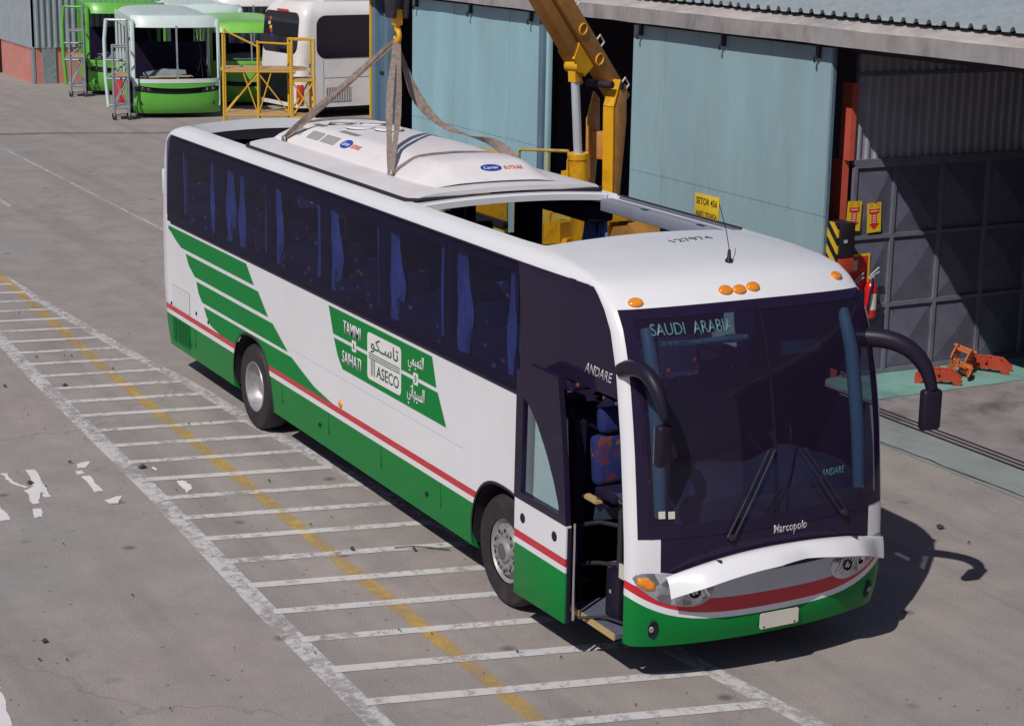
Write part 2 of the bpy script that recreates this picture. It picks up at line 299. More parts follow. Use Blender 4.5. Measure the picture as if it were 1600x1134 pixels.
# ------------------------------------------------------------------ object helpers
def empty(name, loc, label=None, cat=None, group=None, kind=None):
    o = bpy.data.objects.new(name, None); COL.objects.link(o); o.location = loc
    o.empty_display_size = 0.2
    tag(o, label, cat, group, kind); return o
def tag(o, label=None, cat=None, group=None, kind=None):
    for k, v in (('label', label), ('category', cat), ('group', group), ('kind', kind)):
        if v: o[k] = v
    return o
class MB:
    def __init__(s): s.v = []; s.f = []; s.mi = []; s.T = Matrix.Identity(4)
    def add(s, verts, faces, mi=0):
        b = len(s.v); s.v += [tuple(s.T @ Vector(q)) for q in verts]
        s.f += [tuple(b+i for i in q) for q in faces]; s.mi += [mi]*len(faces); return s
    def box(s, a, b, mi=0):
        (x0, y0, z0), (x1, y1, z1) = a, b
        v = [(x0, y0, z0), (x1, y0, z0), (x1, y1, z0), (x0, y1, z0), (x0, y0, z1), (x1, y0, z1), (x1, y1, z1), (x0, y1, z1)]
        return s.add(v, [(3, 2, 1, 0), (4, 5, 6, 7), (0, 1, 5, 4), (1, 2, 6, 5), (2, 3, 7, 6), (3, 0, 4, 7)], mi)
    def bar(s, p, q, wd, ht, mi=0, up=(0, 0, 1)):
        p, q = Vector(p), Vector(q); d = (q-p).normalized(); up = Vector(up)
        sd = d.cross(up)
        if sd.length < 1e-4: sd = d.cross(Vector((1, 0, 0)))
        sd.normalize(); un = sd.cross(d)
        c = [(-1, -1), (1, -1), (1, 1), (-1, 1)]
        v = [p+sd*a*wd/2+un*b*ht/2 for a, b in c]+[q+sd*a*wd/2+un*b*ht/2 for a, b in c]
        return s.add(v, [(3, 2, 1, 0), (4, 5, 6, 7), (0, 1, 5, 4), (1, 2, 6, 5), (2, 3, 7, 6), (3, 0, 4, 7)], mi)
    def tube(s, pts, rad, n=8, mi=0, cap=True):
        pts = [Vector(p) for p in pts]; rad = rad if isinstance(rad, (list, tuple)) else [rad]*len(pts)
        rings = []; prev = None
        for i, p in enumerate(pts):
            d = (pts[min(i+1, len(pts)-1)]-pts[max(i-1, 0)]).normalized()
            if prev is None: a = d.orthogonal().normalized()
            else: a = (prev-d*prev.dot(d)).normalized()
            prev = a; b = d.cross(a)
            rings.append([p+(a*cos(2*pi*k/n)+b*sin(2*pi*k/n))*rad[i] for k in range(n)])
        v = [q for g in rings for q in g]; fs = []
        for i in range(len(pts)-1):
            for k in range(n):
                fs.append((i*n+k, i*n+(k+1) % n, (i+1)*n+(k+1) % n, (i+1)*n+k))
        if cap: fs += [tuple(range(n))[::-1], tuple((len(pts)-1)*n+k for k in range(n))]
        return s.add(v, fs, mi)
    def lathe(s, prof, axis='y', n=32, mi=0, at=(0, 0, 0)):
        """prof: (along, radius)"""
        v = []; fs = []; at = Vector(at)
        for a, rad in prof:
            for k in range(n):
                c, q = rad*cos(2*pi*k/n), rad*sin(2*pi*k/n)
                v.append(at+Vector({'y': (c, a, q), 'x': (a, c, q), 'z': (c, q, a)}[axis]))
        for i in range(len(prof)-1):
            for k in range(n): fs.append((i*n+k, i*n+(k+1) % n, (i+1)*n+(k+1) % n, (i+1)*n+k))
        return s.add(v, fs, mi)
    def prism(s, poly, d, mi=0):
        """poly: 3-D points in a plane, extruded by vector d"""
        d = Vector(d); n = len(poly); v = [Vector(q) for q in poly]; v += [q+d for q in v]
        fs = [tuple(range(n))[::-1], tuple(range(n, 2*n))]+[(i, (i+1) % n, n+(i+1) % n, n+i) for i in range(n)]
        return s.add(v, fs, mi)
    def grid(s, rows, mi=0):
        n = len(rows[0]); v = [q for g in rows for q in g]
        return s.add(v, [(i*n+k, i*n+k+1, (i+1)*n+k+1, (i+1)*n+k) for i in range(len(rows)-1) for k in range(n-1)], mi)
    def ribbon(s, pts, wdir, wd, mi=0, th=0.006, wob=0.0, twist=0.0):
        pts = [Vector(p) for p in pts]; W = Vector(wdir)
        rows_a = []; rows_b = []
        for i, p in enumerate(pts):
            d = (pts[min(i+1, len(pts)-1)]-pts[max(i-1, 0)]).normalized()
            a = (W-d*W.dot(d)).normalized(); nn = a.cross(d); q_ = i/(len(pts)-1)
            if twist: R3 = Matrix.Rotation(twist*sin(pi*q_*1.3), 3, d); a = R3 @ a; nn = R3 @ nn
            wd_ = wd*(1+wob*(sin(q_*11+len(pts)+twist*3)*.6+sin(q_*23)*.4)); p = p+nn*(.012*wob*sin(q_*17))
            rows_a.append((p-a*wd_/2+nn*th/2, p+a*wd_/2+nn*th/2)); rows_b.append((p+a*wd_/2-nn*th/2, p-a*wd_/2-nn*th/2))
        v = [q for g in zip(rows_a, rows_b) for h in g for q in h]; fs = []
        for i in range(len(pts)-1):
            for k in range(4): fs.append((i*4+k, i*4+(k+1) % 4, i*4+4+(k+1) % 4, i*4+4+k))
        fs += [(3, 2, 1, 0), tuple((len(pts)-1)*4+k for k in range(4))]
        return s.add(v, fs, mi)
    def build(s, name, mats, parent=None, smooth=None, bevel=0.0, seg=2, weld=False, label=None, solid=0.0, fixn=True):
        me = bpy.data.meshes.new(name); me.from_pydata(s.v, [], s.f)
        if isinstance(mats, str): mats = [mats]
        for m in mats: me.materials.append(MATS[m])
        for p, i in zip(me.polygons, s.mi): p.material_index = i
        bm = bmesh.new(); bm.from_mesh(me)
        if weld: bmesh.ops.remove_doubles(bm, verts=bm.verts, dist=0.0004)
        if fixn: bmesh.ops.recalc_face_normals(bm, faces=bm.faces)
        if solid: bmesh.ops.solidify(bm, geom=bm.faces[:], thickness=solid)
        if bevel:
            ed = [e for e in bm.edges if len(e.link_faces) == 2 and e.calc_face_angle(0) > 0.6]
            bmesh.ops.bevel(bm, geom=ed, offset=bevel, segments=seg, affect='EDGES', profile=0.5, clamp_overlap=True)
            if smooth is None: smooth = 35
        bm.to_mesh(me); bm.free()
        if smooth:
            for p in me.polygons: p.use_smooth = True
            me.set_sharp_from_angle(angle=radians(smooth))
        o = bpy.data.objects.new(name, me); COL.objects.link(o)
        if parent is not None: attach(o, parent)
        if label: o['label'] = label
        return o
def attach(o, parent):
    # geometry is written in world coordinates; only a top-level Empty carries an offset
    o.parent = parent
    off = parent.location if (parent.type == 'EMPTY' and parent.parent is None) else Vector((0, 0, 0))
    o.matrix_parent_inverse = Matrix.Translation(-Vector(off))
    return o
def dup_tree(o, parent=None):
    c = o.copy(); COL.objects.link(c)
    if parent is not None:
        c.parent = parent; c.matrix_parent_inverse = o.matrix_parent_inverse.copy()
    for ch in o.children: dup_tree(ch, c)
    return c
DG = None
def text_mesh(name, body, mat, pos, xdir, updir, width, height, parent=None, depth=0.0015, bold=0.0, shear=0.0, proj=None):
    """flat lettering fitted to width x height, centred on pos"""
    c = bpy.data.curves.new(name, 'FONT'); c.body = body; c.offset = bold; c.shear = shear; c.resolution_u = 3
    o = bpy.data.objects.new(name, c); COL.objects.link(o)
    dg = bpy.context.evaluated_depsgraph_get(); dg.update()
    me = bpy.data.meshes.new_from_object(o.evaluated_get(dg))
    bpy.data.objects.remove(o); bpy.data.curves.remove(c)
    xs = [q.co.x for q in me.vertices]; ys = [q.co.y for q in me.vertices]
    X, U = Vector(xdir).normalized(), Vector(updir).normalized(); N = X.cross(U)
    x0, x1, y0, y1 = min(xs), max(xs), min(ys), max(ys)
    for q in me.vertices:
        a = ((q.co.x-x0)/(x1-x0)-0.5)*width; b = ((q.co.y-y0)/(y1-y0)-0.5)*height
        P = Vector(pos)+X*a+U*b
        if proj: P = proj(P)
        q.co = P
    me.materials.clear(); me.materials.append(MATS[mat])
    bm = bmesh.new(); bm.from_mesh(me)
    ex = bmesh.ops.extrude_face_region(bm, geom=bm.faces[:])
    bmesh.ops.translate(bm, verts=[e for e in ex['geom'] if isinstance(e, bmesh.types.BMVert)], vec=N*depth)
    bm.to_mesh(me); bm.free()
    me.name = name
    o = bpy.data.objects.new(name, me); COL.objects.link(o)
    if parent is not None: attach(o, parent)
    return o
def lerp(a, b, t): return a+(b-a)*t
def interp(tab, x):
    if x <= tab[0][0]: return tab[0][1]
    for (a, b), (c, d) in zip(tab, tab[1:]):
        if x <= c: return b+(d-b)*(x-a)/(c-a)
    return tab[-1][1]
def bez(p0, p1, p2, n=12):
    p0, p1, p2 = Vector(p0), Vector(p1), Vector(p2)
    return [p0*(1-t)**2+p1*2*t*(1-t)+p2*t*t for t in [i/n for i in range(n+1)]]


# ================================================================== THE COACH
TW = [(.33, 1.20), (.37, 1.27), (.6, 1.295), (.95, 1.30), (2.06, 1.30), (2.6, 1.29), (2.9, 1.28), (3.05, 1.275), (3.15, 1.265), (3.22, 1.25), (3.27, 1.215), (3.305, 1.17), (3.325, 1.12), (3.335, 1.08)]
TX = [(.33, 12.0), (.37, 12.12), (.6, 12.16), (.95, 12.16), (1.25, 12.14), (1.6, 12.10), (2.06, 12.04), (2.6, 11.92), (2.9, 11.80), (3.05, 11.70), (3.15, 11.58), (3.22, 11.40), (3.27, 11.13), (3.305, 10.75), (3.325, 10.35), (3.335, 10.10)]
TB = [(.33, .15), (2.9, .15), (3.15, .17), (3.335, .04)]
TA = [(.33, .13), (3.05, .13), (3.25, .12), (3.335, .05)]
FT = .975     # the sides draw in a little towards the nose
def ft(x): return 1-(1-FT)*max(0, min(1, (x-10.2)/1.6))**1.5
TR = [(.33, -.06), (1.2, -.20), (2.0, -.19), (2.9, -.12), (3.15, -.04), (3.25, .08), (3.305, .24), (3.335, .40)]
DIP = [(.37, 0), (.5, .05), (.80, .225), (.86, .235), (.93, .18), (1.08, .12), (1.25, 0)]
def bw(z): return interp(TW, z)
def xfront(z, t):
    t = min(1, abs(t)); a = interp(TA, z)
    return interp(TX, z)-interp(TB, z)*t*t-a*(1-(max(0, 1-t**3.5))**(1/3.5))
def xend(z): return interp(TX, z)-interp(TB, z)-interp(TA, z)
def xrear(z, t):
    t = min(1, abs(t)); return interp(TR, z)+.07*t*t+.09*(1-(max(0, 1-t**4))**.25)
def rend(z): return interp(TR, z)+.16
def zfront(z, t): 
    d = interp(DIP, z)*(1-t**4)
    c = .06*max(0, min(1, (z-2.75)/.5))*(1-t*t)
    return z-d+c
def FP(z, t, off=0.0):
    """a point of the coach's front skin, pushed out by off"""
    p = Vector((xfront(z, t), t*bw(z)*FT, zfront(z, t)))
    if off:
        e = 1e-3; z1 = min(z+e, 3.33)
        a = Vector((xfront(z, t+e), (t+e)*bw(z)*FT, zfront(z, t+e)))-Vector((xfront(z, t-e), (t-e)*bw(z)*FT, zfront(z, t-e)))
        b = Vector((xfront(z1, t), t*bw(z1)*FT, zfront(z1, t)))-Vector((xfront(z1-2*e, t), t*bw(z1-2*e)*FT, zfront(z1-2*e, t)))
        n = a.cross(b).normalized()
        if n.x < 0: n = -n
        p += n*off
    return p
def SP(x, z, off=0.0, side=-1): 
    x2 = x if x <= 9.5 else 9.5+(x-9.5)*(xend(z)-9.5)/(11.82-9.5)
    return Vector((x2, side*(bw(z)*ft(x)+off), z))
ARCH = [(3.30, .66, 1.14), (9.80, .64, 1.12)]
def za(x):
    for c, rad, top in ARCH:
        t = abs(x-c)/rad
        if t < 1: return .33+(top-.33)*(1-t**2.6)**(1/2.6)
    return 0
XB = [.2, .3, .45, .8, 1.2, 1.6, 2.0, 2.4]
XB += [3.30-.66*cos(pi*i/26) for i in range(27)]
XB += [4.3, 4.7, 5.2, 5.8, 6.4, 7.0, 7.6, 8.2, 8.8]
XB += [9.80-.64*cos(pi*i/26) for i in range(27)]
XB += [10.7, 10.95, 11.2, 11.45, 11.785, 11.82]
XB = sorted(XB)
ZS = [.33, .37, .5, .65, .80, .86, .93, 1.0, 1.08, 1.16, 1.25, 1.32, 1.6, 1.85, 2.06, 2.38, 2.6, 2.75, 2.9, 3.05, 3.10, 3.15, 3.2, 3.22, 3.245, 3.27, 3.288, 3.305, 3.316, 3.325, 3.335]
th = [.1, .2, .3, .4, .5, .6, .7, .76, .82, .86, .90, .925, .95, .97, .985]
TT = [-1]+[-q for q in th[::-1]]+[0]+th+[1]
TREAR = [1, .985, .96, .92, .86, .75, .5, .25, 0, -.25, -.5, -.75, -.86, -.92, -.96, -.985, -1]
BUS = empty('coach', (6, 0, 0), 'white and green long-distance coach with open roof hatches and its front door open', 'bus')

def make_body():
    rows = []
    tags = []
    for j, z in enumerate(ZS):
        row = []; tg = []
        def side(x, s):
            if x < .5: xx = rend(z)+(x-.2)/(.5-.2)*(.5-rend(z)) if rend(z) < .5 else rend(z)
            elif x > 9.5: xx = 9.5+(x-9.5)*(xend(z)-9.5)/(11.82-9.5)
            else: xx = x
            zz = max(z, za(x)) if z < 1.3 else z
            return (xx, s*bw(zz)*ft(x), zz)
        for x in XB: row.append(side(x, -1)); tg.append(('R', x))
        for t in TT[1:-1]: row.append(tuple(FP(z, t))); tg.append(('F', t))
        for x in XB[::-1]: row.append(side(x, 1)); tg.append(('L', x))
        for t in TREAR[1:-1]:
            c = .05*max(0, min(1, (z-3.0)/.33))*(1-t*t)
            row.append((xrear(z, t), t*bw(z), z+c)); tg.append(('B', t))
        rows.append(row); tags = tg
    n = len(rows[0]); mb = MB()
    for row in rows: mb.v += row
    for j in range(len(ZS)-1):
        zm = (ZS[j]+ZS[j+1])/2
        for i in range(n):
            k = (i+1) % n
            a, b = tags[i], tags[k]
            reg = a[0]
            if a[0] != b[0]: reg = 'F' if 'F' in (a[0], b[0]) else 'B'
            pos = (a[1]+b[1])/2 if a[0] == b[0] else None
            if a[0] != b[0]:
                fb = a if a[0] in 'FB' else b
                pos = (1 if fb[1] > 0 else -1)*.995
            mi = 0
            if zm < .80: mi = 1
            elif zm < .86: mi = 0
            elif zm < .93: mi = 2
            if reg in 'RL':
                if 2.06 < zm < 3.2 and .3 < pos < 11.785: continue
                if reg == 'R' and 10.95 < pos < 11.785 and .37 < zm < 2.38: continue
                q = [rows[j][i][2], rows[j][k][2], rows[j+1][k][2], rows[j+1][i][2]]
                if max(q)-min(q) < 1e-5: continue
            if reg == 'F':
                if 1.32 < zm < 3.05 and abs(pos) < .95: continue
                if 1.08 < zm < 1.32 and abs(pos) < .82: mi = 3
                if .93 < zm < 1.08 and abs(pos) < .82: mi = 4
            if reg == 'B' and 2.06 < zm < 3.0 and abs(pos) < .86: mi = 3
            mb.f.append((j*n+i, j*n+k, (j+1)*n+k, (j+1)*n+i)); mb.mi.append(mi)
    # folded-in lip round the roof opening
    j = len(ZS)-1
    lip = [(x+(.03 if tags[i][0] == 'B' else -.03 if tags[i][0] == 'F' else 0), y*.985, z-.13) for i, (x, y, z) in enumerate(rows[j])]
    b0 = len(mb.v); mb.v += lip
    for i in range(n):
        k = (i+1) % n; mb.f.append((j*n+i, j*n+k, b0+k, b0+i)); mb.mi.append(0)
    return mb.build('body', ['white_paint', 'green_paint', 'red_paint', 'black_gloss', 'panel_grey'], BUS, smooth=46, weld=True)
BODY = make_body()
bmh = bmesh.new(); bmh.from_mesh(BODY.data); BODY_BVH = BVHTree.FromBMesh(bmh); bmh.free()
def on_roof(x, y):
    h = BODY_BVH.ray_cast(Vector((x, y, 6)), Vector((0, 0, -1)))
    return (h[0], h[1] if h[1].z > 0 else -h[1])

# crossbar in front of the lifted panel, rails along the hatch openings
mb = MB()
def cbz(k): return 3.322+.045*(1-(2*k/12-1)**2)
mb.grid([[(7.34, -1.06+2.12*k/12, cbz(k)) for k in range(13)], [(7.50, -1.06+2.12*k/12, cbz(k)) for k in range(13)], [(7.515, -1.06+2.12*k/12, cbz(k)-.015) for k in range(13)], [(7.515, -1.06+2.12*k/12, cbz(k)-.075) for k in range(13)]])
mb.build('roof_crossbar', 'white_paint', BUS, smooth=30)
mb = MB()
mb.box((7.6, .93, 3.16), (10.0, 1.075, 3.285)); mb.build('hatch_inner_rail', 'grey_lining', BUS, bevel=.012)
for x in (8.35, 9.35):
    MB().box((x, .945, 3.286), (x+.11, .985, 3.291)).build('rail_slot', 'black_trim', BUS)
mb = MB(); mb.box((7.75, 1.04, 3.3345), (9.95, 1.062, 3.346)); mb.build('hatch_edge_trim', 'dark_steel', BUS)

# ---- interior shell
mb = MB()
mb.box((.3, -1.24, 1.28), (10.85, 1.24, 1.34)); mb.build('saloon_floor', 'dark_lining', BUS)
mb = MB()
for s in (-1, 1):
    mb.box((.2, s*1.262-.012, 1.34), (10.7 if s < 0 else 11.6, s*1.262+.012, 2.055))
mb.box((.22, -1.2, .5), (.26, 1.2, 3.0))
mb.build('inner_lining', 'dark_lining', BUS)
mb = MB(); mb.box((.35, -.72, .34), (10.9, .72, .37))
for a_, b_ in ((.35, 2.62), (3.98, 9.14), (10.46, 10.9)):
    for s in (-1, 1): MB().box((a_, min(s*.722, s*1.19), .34), (b_, max(s*.722, s*1.19), .37)).build('side_tray', 'underbody', BUS)
mb.box((11.75, -1.1, .36), (11.85, 1.1, .39)); mb.box((10.9, -.5, .34), (11.8, 1.15, .37))
mb.box((1.0, -.55, .22), (9.0, .55, .34)); mb.build('chassis_floor', 'underbody', BUS)
mb = MB(); mb.box((10.86, -.45, .45), (10.9, 1.2, 2.0)); mb.box((10.6, -1.2, .40), (10.9, -1.1, 2.0))
mb.box((10.88, -.5, 1.02), (11.7, 1.18, 1.06)); mb.box((10.88, -.52, .40), (11.72, -.48, 1.02))
mb.box((10.6, -1.26, 1.06), (10.62, .2, 1.34))
mb.build('cab_bulkhead', 'dark_lining', BUS)
# posts behind the glass
POSTS = [.30, 2.1, 3.85, 5.5, 7.05, 8.55, 10.08]
for s in (-1, 1):
    for x in POSTS:
        wd = .09 if s < 0 else (.30 if x in (5.5, 3.85) else .16)
        MB().box((x-wd, s*1.235-.02, 2.05), (x+wd, s*1.235+.02, 3.2)).build('window_post', 'dark_lining', BUS)
    MB().box((.45, s*1.215-.02, 3.09), (10.9, s*1.215+.02, 3.21)).build('window_rail', 'dark_lining', BUS)
    MB().box((.45, s*1.25-.02, 2.055), (10.9, s*1.25+.02, 2.13)).build('window_rail', 'dark_lining', BUS)
    MB().box((.5, s*1.06-.16, 3.0), (7.4, s*1.06+.16, 3.16)).build('luggage_rack', 'dark_lining', BUS, bevel=.03)
# ---- side panes
EDG = [.135, 2.1, 3.85, 5.5, 7.05, 8.55, 10.1]
for s in (-1, 1):
    for a, b in zip(EDG, EDG[1:]):
        rows = []
        cz = [2.06, 2.1, 2.16, 2.4, 2.7, 2.95, 3.1, 3.16, 3.2]
        for z in cz:
            cut = 0
            if a < .3: cut = .12*max(0, 1-(z-2.06)/.12)**2+.12*max(0, 1-(3.2-z)/.12)**2
            rows.append([SP(lerp(a+.004+cut, b-.004, k/4), z, .004, s) for k in range(5)])
        MB().grid(rows).build('side_window', 'side_glass' if s < 0 else 'far_glass', BUS, smooth=40)
    mb = MB()
    zs = [2.06, 2.2, 2.38, 2.6, 2.8, 2.9, 3.0, 3.08, 3.15, 3.2]
    if s < 0:
        mb.grid([[SP(lerp(10.104, 10.95, k/4), z, .004, s) for k in range(5)] for z in zs])
        mb.grid([[SP(lerp(10.95, 11.78, k/6), z, .004, s) for k in range(7)] for z in zs[2:]])
        mb.build('front_quarter_panel', 'black_gloss', BUS, smooth=40, weld=True)
    else:
        mb.grid([[SP(lerp(10.104, 11.78, k/6), z, .004, s) for k in range(7)] for z in zs])
        mb.build('driver_window', 'far_glass', BUS, smooth=40)
        MB().box((10.22, 1.18, 2.06), (11.12, 1.20, 3.12)).build('driver_dark_sheet', 'dark_lining', BUS)  # dark sheets added to darken the view through the driver window
        MB().box((11.13, 1.17, 2.30), (11.60, 1.19, 3.05)).build('driver_dark_sheet', 'dark_lining', BUS)
    mb = MB()
    for z0, z1 in ((2.04, 2.07), (3.192, 3.207)):
        mb.grid([[SP(lerp(.3, 11.72 if (s > 0 or z0 > 3) else 10.96, k/30), z, .007, s) for k in range(31)] for z in (z0, z1)])
    mb.build('window_seal', 'black_trim', BUS, smooth=40)
# ---- curtains
def curtain(x, wd0, s, z0=2.13, z1=3.09, y=1.185, m='curtain_blue'):
    rows = []; n = 18; wd = wd0*(1.3 if wd0 > .1 else 1.0)
    for j in range(15):
        q = j/14; z = lerp(z0, z1, q)
        ww = wd*(.55+.75*math.exp(-((q-.38)/.26)**2)-.1*q) if wd > .1 else wd
        ph = random.random()*.4
        rows.append([(x+(k/n-.5)*ww+.012*sin(q*5+x), s*(y+.022*sin(k/n*2*pi*max(2, wd*16)+ph+x*3)), z) for k in range(n+1)])
    MB().grid(rows).build('curtain', m, BUS, smooth=80)
for x, wd in ((.62, .06), (1.72, .12), (2.36, .17), (2.78, .15), (3.62, .07), (3.97, .22), (5.22, .06), (5.62, .24), (6.86, .06), (7.2, .26), (8.34, .07), (8.72, .26), (9.72, .13), (9.97, .13)):
    curtain(x, wd, -1, z0=2.13 if wd > .1 else 2.2, z1=3.1 if wd != .15 else 2.98)
for x, wd in ((2.4, .2), (4.0, .06), (6.98, .28), (7.26, .22), (8.42, .2), (8.66, .14), (9.9, .2)):
    curtain(x, wd, 1)
# ---- seats
def seat_pair(x, s):
    mb = MB()
    for k in (0, 1):
        y = s*(.72+.46*(k-.0)-.0) if False else s*(.53+.46*k)
        mb.box((x-.22, y-.21, 1.68), (x+.24, y+.21, 1.82))
        mb.T = Matrix.Translation((x-.26, y, 1.78)) @ Matrix.Rotation(radians(-14), 4, 'Y')
        mb.box((-.06, -.21, 0), (.06, .21, .62)); mb.box((-.055, -.15, .625), (.055, .15, .86)); mb.T = Matrix.Identity(4)
    mb.box((x-.1, s*.76-.25, 1.34), (x+.1, s*.76+.25, 1.68))
    return mb.build('seat_pair', 'seat_fabric', BUS, bevel=.035)
for i in range(11):
    for s in (-1, 1): seat_pair(1.15+.82*i, s)

# ---- windscreen
ZW = [1.32, 1.4, 1.5, 1.7, 1.95, 2.2, 2.45, 2.65, 2.8, 2.92, 3.0, 3.05]
for lo, hi in ((-.95, -.006), (.006, .95)):
    MB().grid([[FP(z, lerp(lo, hi, k/12), .002) for k in range(13)] for z in ZW]).build('windscreen_pane', 'windscreen_glass', BUS, smooth=60)
mb = MB()
for s in (-1, 1):
    mb.grid([[FP(z, s*t, .006) for t in (.885, .91, .935, .957)] for z in ZW])
tl = [lerp(-.957, .957, k/24) for k in range(25)]
mb.grid([[FP(z, t, .006) for t in tl] for z in (2.99, 3.02, 3.06)]); mb.grid([[FP(z, t, .006) for t in tl] for z in (1.29, 1.34, 1.40)])
mb.build('windscreen_seal', 'black_gloss', BUS, smooth=60)
MB().grid([[FP(z, t, .008) for t in (-.012, 0, .012)] for z in ZW]).build('windscreen_divider', 'black_trim', BUS, smooth=60)
for s in (-1, 1):
    pts = [Vector(FP(z, s*.80, -.08)) for z in (1.45, 1.7, 2.0, 2.3, 2.6, 2.8, 2.95)]
    MB().tube(pts, [.05, .055, .06, .06, .06, .055, .05], 12).build('pillar_trim', 'tube_teal', BUS, smooth=60)
# dashboard
mb = MB()
sec = [(11.95, 1.30), (11.90, 1.46), (11.62, 1.52), (11.35, 1.50), (11.28, 1.2)]
rows = []
for k in range(25):
    y = -1.14+2.28*k/24
    h = .20*math.exp(-((y-.62)/.36)**2)+.16*math.exp(-((y+.22)/.40)**2)
    dx = -.16*abs(y/1.14)**3
    rows.append([(x+dx, y, z+h*(1 if 0 < i < 4 else 0)*(1.0 if i != 1 else .45)) for i, (x, z) in enumerate(sec)])
mb.grid(rows).build('dashboard', 'dash_grey', BUS, smooth=50)
mb = MB(); c = Vector((11.12, .62, 1.78)); ring = []
for k in range(29):
    a = 2*pi*k/28; ring.append(c+Vector((-.13*sin(a), .22*cos(a), .19*sin(a))))
mb.tube(ring, .016, 8); mb.bar(c+Vector((0, -.2, 0)), c+Vector((0, .2, 0)), .05, .02); mb.tube([c, (11.4, .62, 1.5)], .035, 8)
mb.build('steering_wheel', 'black_trim', BUS, smooth=50)
mb = MB(); mb.box((10.35, .38, 1.06), (10.85, .88, 1.52)); mb.box((10.3, .38, 1.5), (10.42, .88, 2.25)); mb.build('driver_seat', 'seat_fabric', BUS, bevel=.05)
# destination box, blind roller
sg = MB().box((11.30, -.98, 2.78), (11.40, -.10, 3.02)).build('destination_box', 'black_trim', BUS, bevel=.01)
for wd_, yc_, ln_ in (('SAUDI', -.872, .29), ('ARABIA', -.475, .36)): text_mesh('destination_lettering', wd_, 'pale_teal_print', (11.7, yc_, 2.915), (0, 1, 0), (-.1, 0, 1), ln_, .082, BUS, proj=lambda P: FP(P.z, P.y/1.28, .005))
mb = MB(); mb.tube([(11.52, -1.0, 2.76), (11.60, -.6, 2.765), (11.62, -.02, 2.77)], .026, 12); mb.build('sun_blind_roller', 'tube_teal', BUS, smooth=60)
mb = MB(); mb.tube([(11.61, -.22, 2.769), (11.62, -.08, 2.769)], .034, 12); mb.build('roller_bracket', 'pale_teal_print', BUS, smooth=60)
mb = MB(); mb.box((11.30, .55, 2.50), (11.36, .95, 2.62)); mb.build('interior_mirror', 'tube_teal', BUS, bevel=.02)
# wipers
def wiper(a, b, name='wiper'):
    mb = MB()
    for o in (-.025, .025):
        pts = [FP(lerp(a[0], b[0], k/6), lerp(a[1], b[1], k/6)+o, .035) for k in range(7)]
        mb.tube(pts, .008, 6)
    mb.tube([FP(a[0], a[1], 0), FP(a[0], a[1], .05)], .025, 10)
    mb.build(name, 'dark_steel', BUS, smooth=60)
wiper((1.26, -.36), (1.93, -.04)); wiper((1.30, .55), (1.90, .20))
# ---- front bands, grille hole, headlamps, lifted flap
def fpatch(name, m, t0, t1, zfun, parent=BUS, off=.012, nt=20, nz=8, thick=True):
    """zfun(q)->(z0,z1) nominal heights for q in 0..1 across t0..t1"""
    rows = []
    for j in range(nz+1):
        row = []
        for i in range(nt+1):
            q = i/nt; z0, z1 = zfun(q); o = off*(1-(2*j/nz-1)**2)**.5+.004
            o *= (1-(2*q-1)**8)
            row.append(FP(lerp(z0, z1, j/nz), lerp(t0, t1, q), o+.002))
        rows.append(row)
    return MB().grid(rows).build(name, m, parent, smooth=60)
for s in (-1, 1):
    def eye(q, lo=.885, hi=1.075):
        m = .5+.03*(q-.5); h = (1-abs(2*q-1)**2.6)**.5
        c = (lo+hi)/2; return c-(hi-lo)/2*h*1.0, c+(hi-lo)/2*h
    lamp = fpatch('headlight', 'lamp_facets', s*.985, s*.46, eye, off=.018, nt=26)
    fpatch('indicator_lens', 'amber_lens', s*.965, s*.85, lambda q: (.925+.02*abs(2*q-1), 1.035-.03*abs(2*q-1)), lamp, off=.034, nt=12)
    for t, rad, m in ((.72, .052, 'chrome'), (.60, .05, 'black_gloss')):
        c = FP(.975, s*t, .018); n = (FP(.975, s*t, .05)-FP(.975, s*t, .02)).normalized()
        mb = MB(); prof = [(0, rad), (.018, rad*.98), (.018, rad*.8), (.004, rad*.4), (.0, .001)]
        q = n.to_track_quat('Z', 'Y').to_matrix().to_4x4(); q.translation = c; mb.T = q
        mb.lathe(prof, 'z', 20); mb.build('lamp_reflector', [m], lamp, smooth=40)
    mb = MB()
    for k in range(5):
        t = .50+.035*k
        mb.bar(FP(.95, s*t, .024), FP(1.02, s*(t+.05), .026), .008, .012)
    mb.build('lamp_ribs', 'chrome', lamp)
    # fog lamp
    mb = MB()
    c = FP(.57, s*.86, -.004); n = (FP(.57, s*.86, .05)-FP(.57, s*.86, .02)).normalized()
    q = n.to_track_quat('Z', 'Y').to_matrix().to_4x4(); q.translation = c
    mb.T = q @ Matrix.Diagonal((1.0, .55, 1, 1)) if False else q @ Matrix.Diagonal((.34, .72, 1, 1))
    mb.lathe([(.004, .001), (.008, .10), (.014, .11), (.004, .125)], 'z', 24); mb.build('fog_lamp_recess', 'black_gloss', BUS, smooth=50)
    mb = MB(); q2 = q.copy(); q2.translation = c+Vector((0, s*.015, .004))
    mb.T = q2 @ Matrix.Diagonal((.45, .6, .8, 1)); mb.lathe([(.012, .001), (.02, .03), (.016, .045), (.006, .05)], 'z', 18); mb.build('fog_lamp', 'lamp_lens' if False else 'dull_alloy', BUS, smooth=50)
# dark mouth under the flap and bowl-shaped scoop
fpatch('grille_opening', 'black_trim', -.60, .60, lambda q: (1.06, 1.15), off=.004)
fpatch('washer_cap', 'panel_grey', -.05, .07, lambda q: (1.065, 1.085+.02*(1-(2*q-1)**2)), off=.02, nt=8)
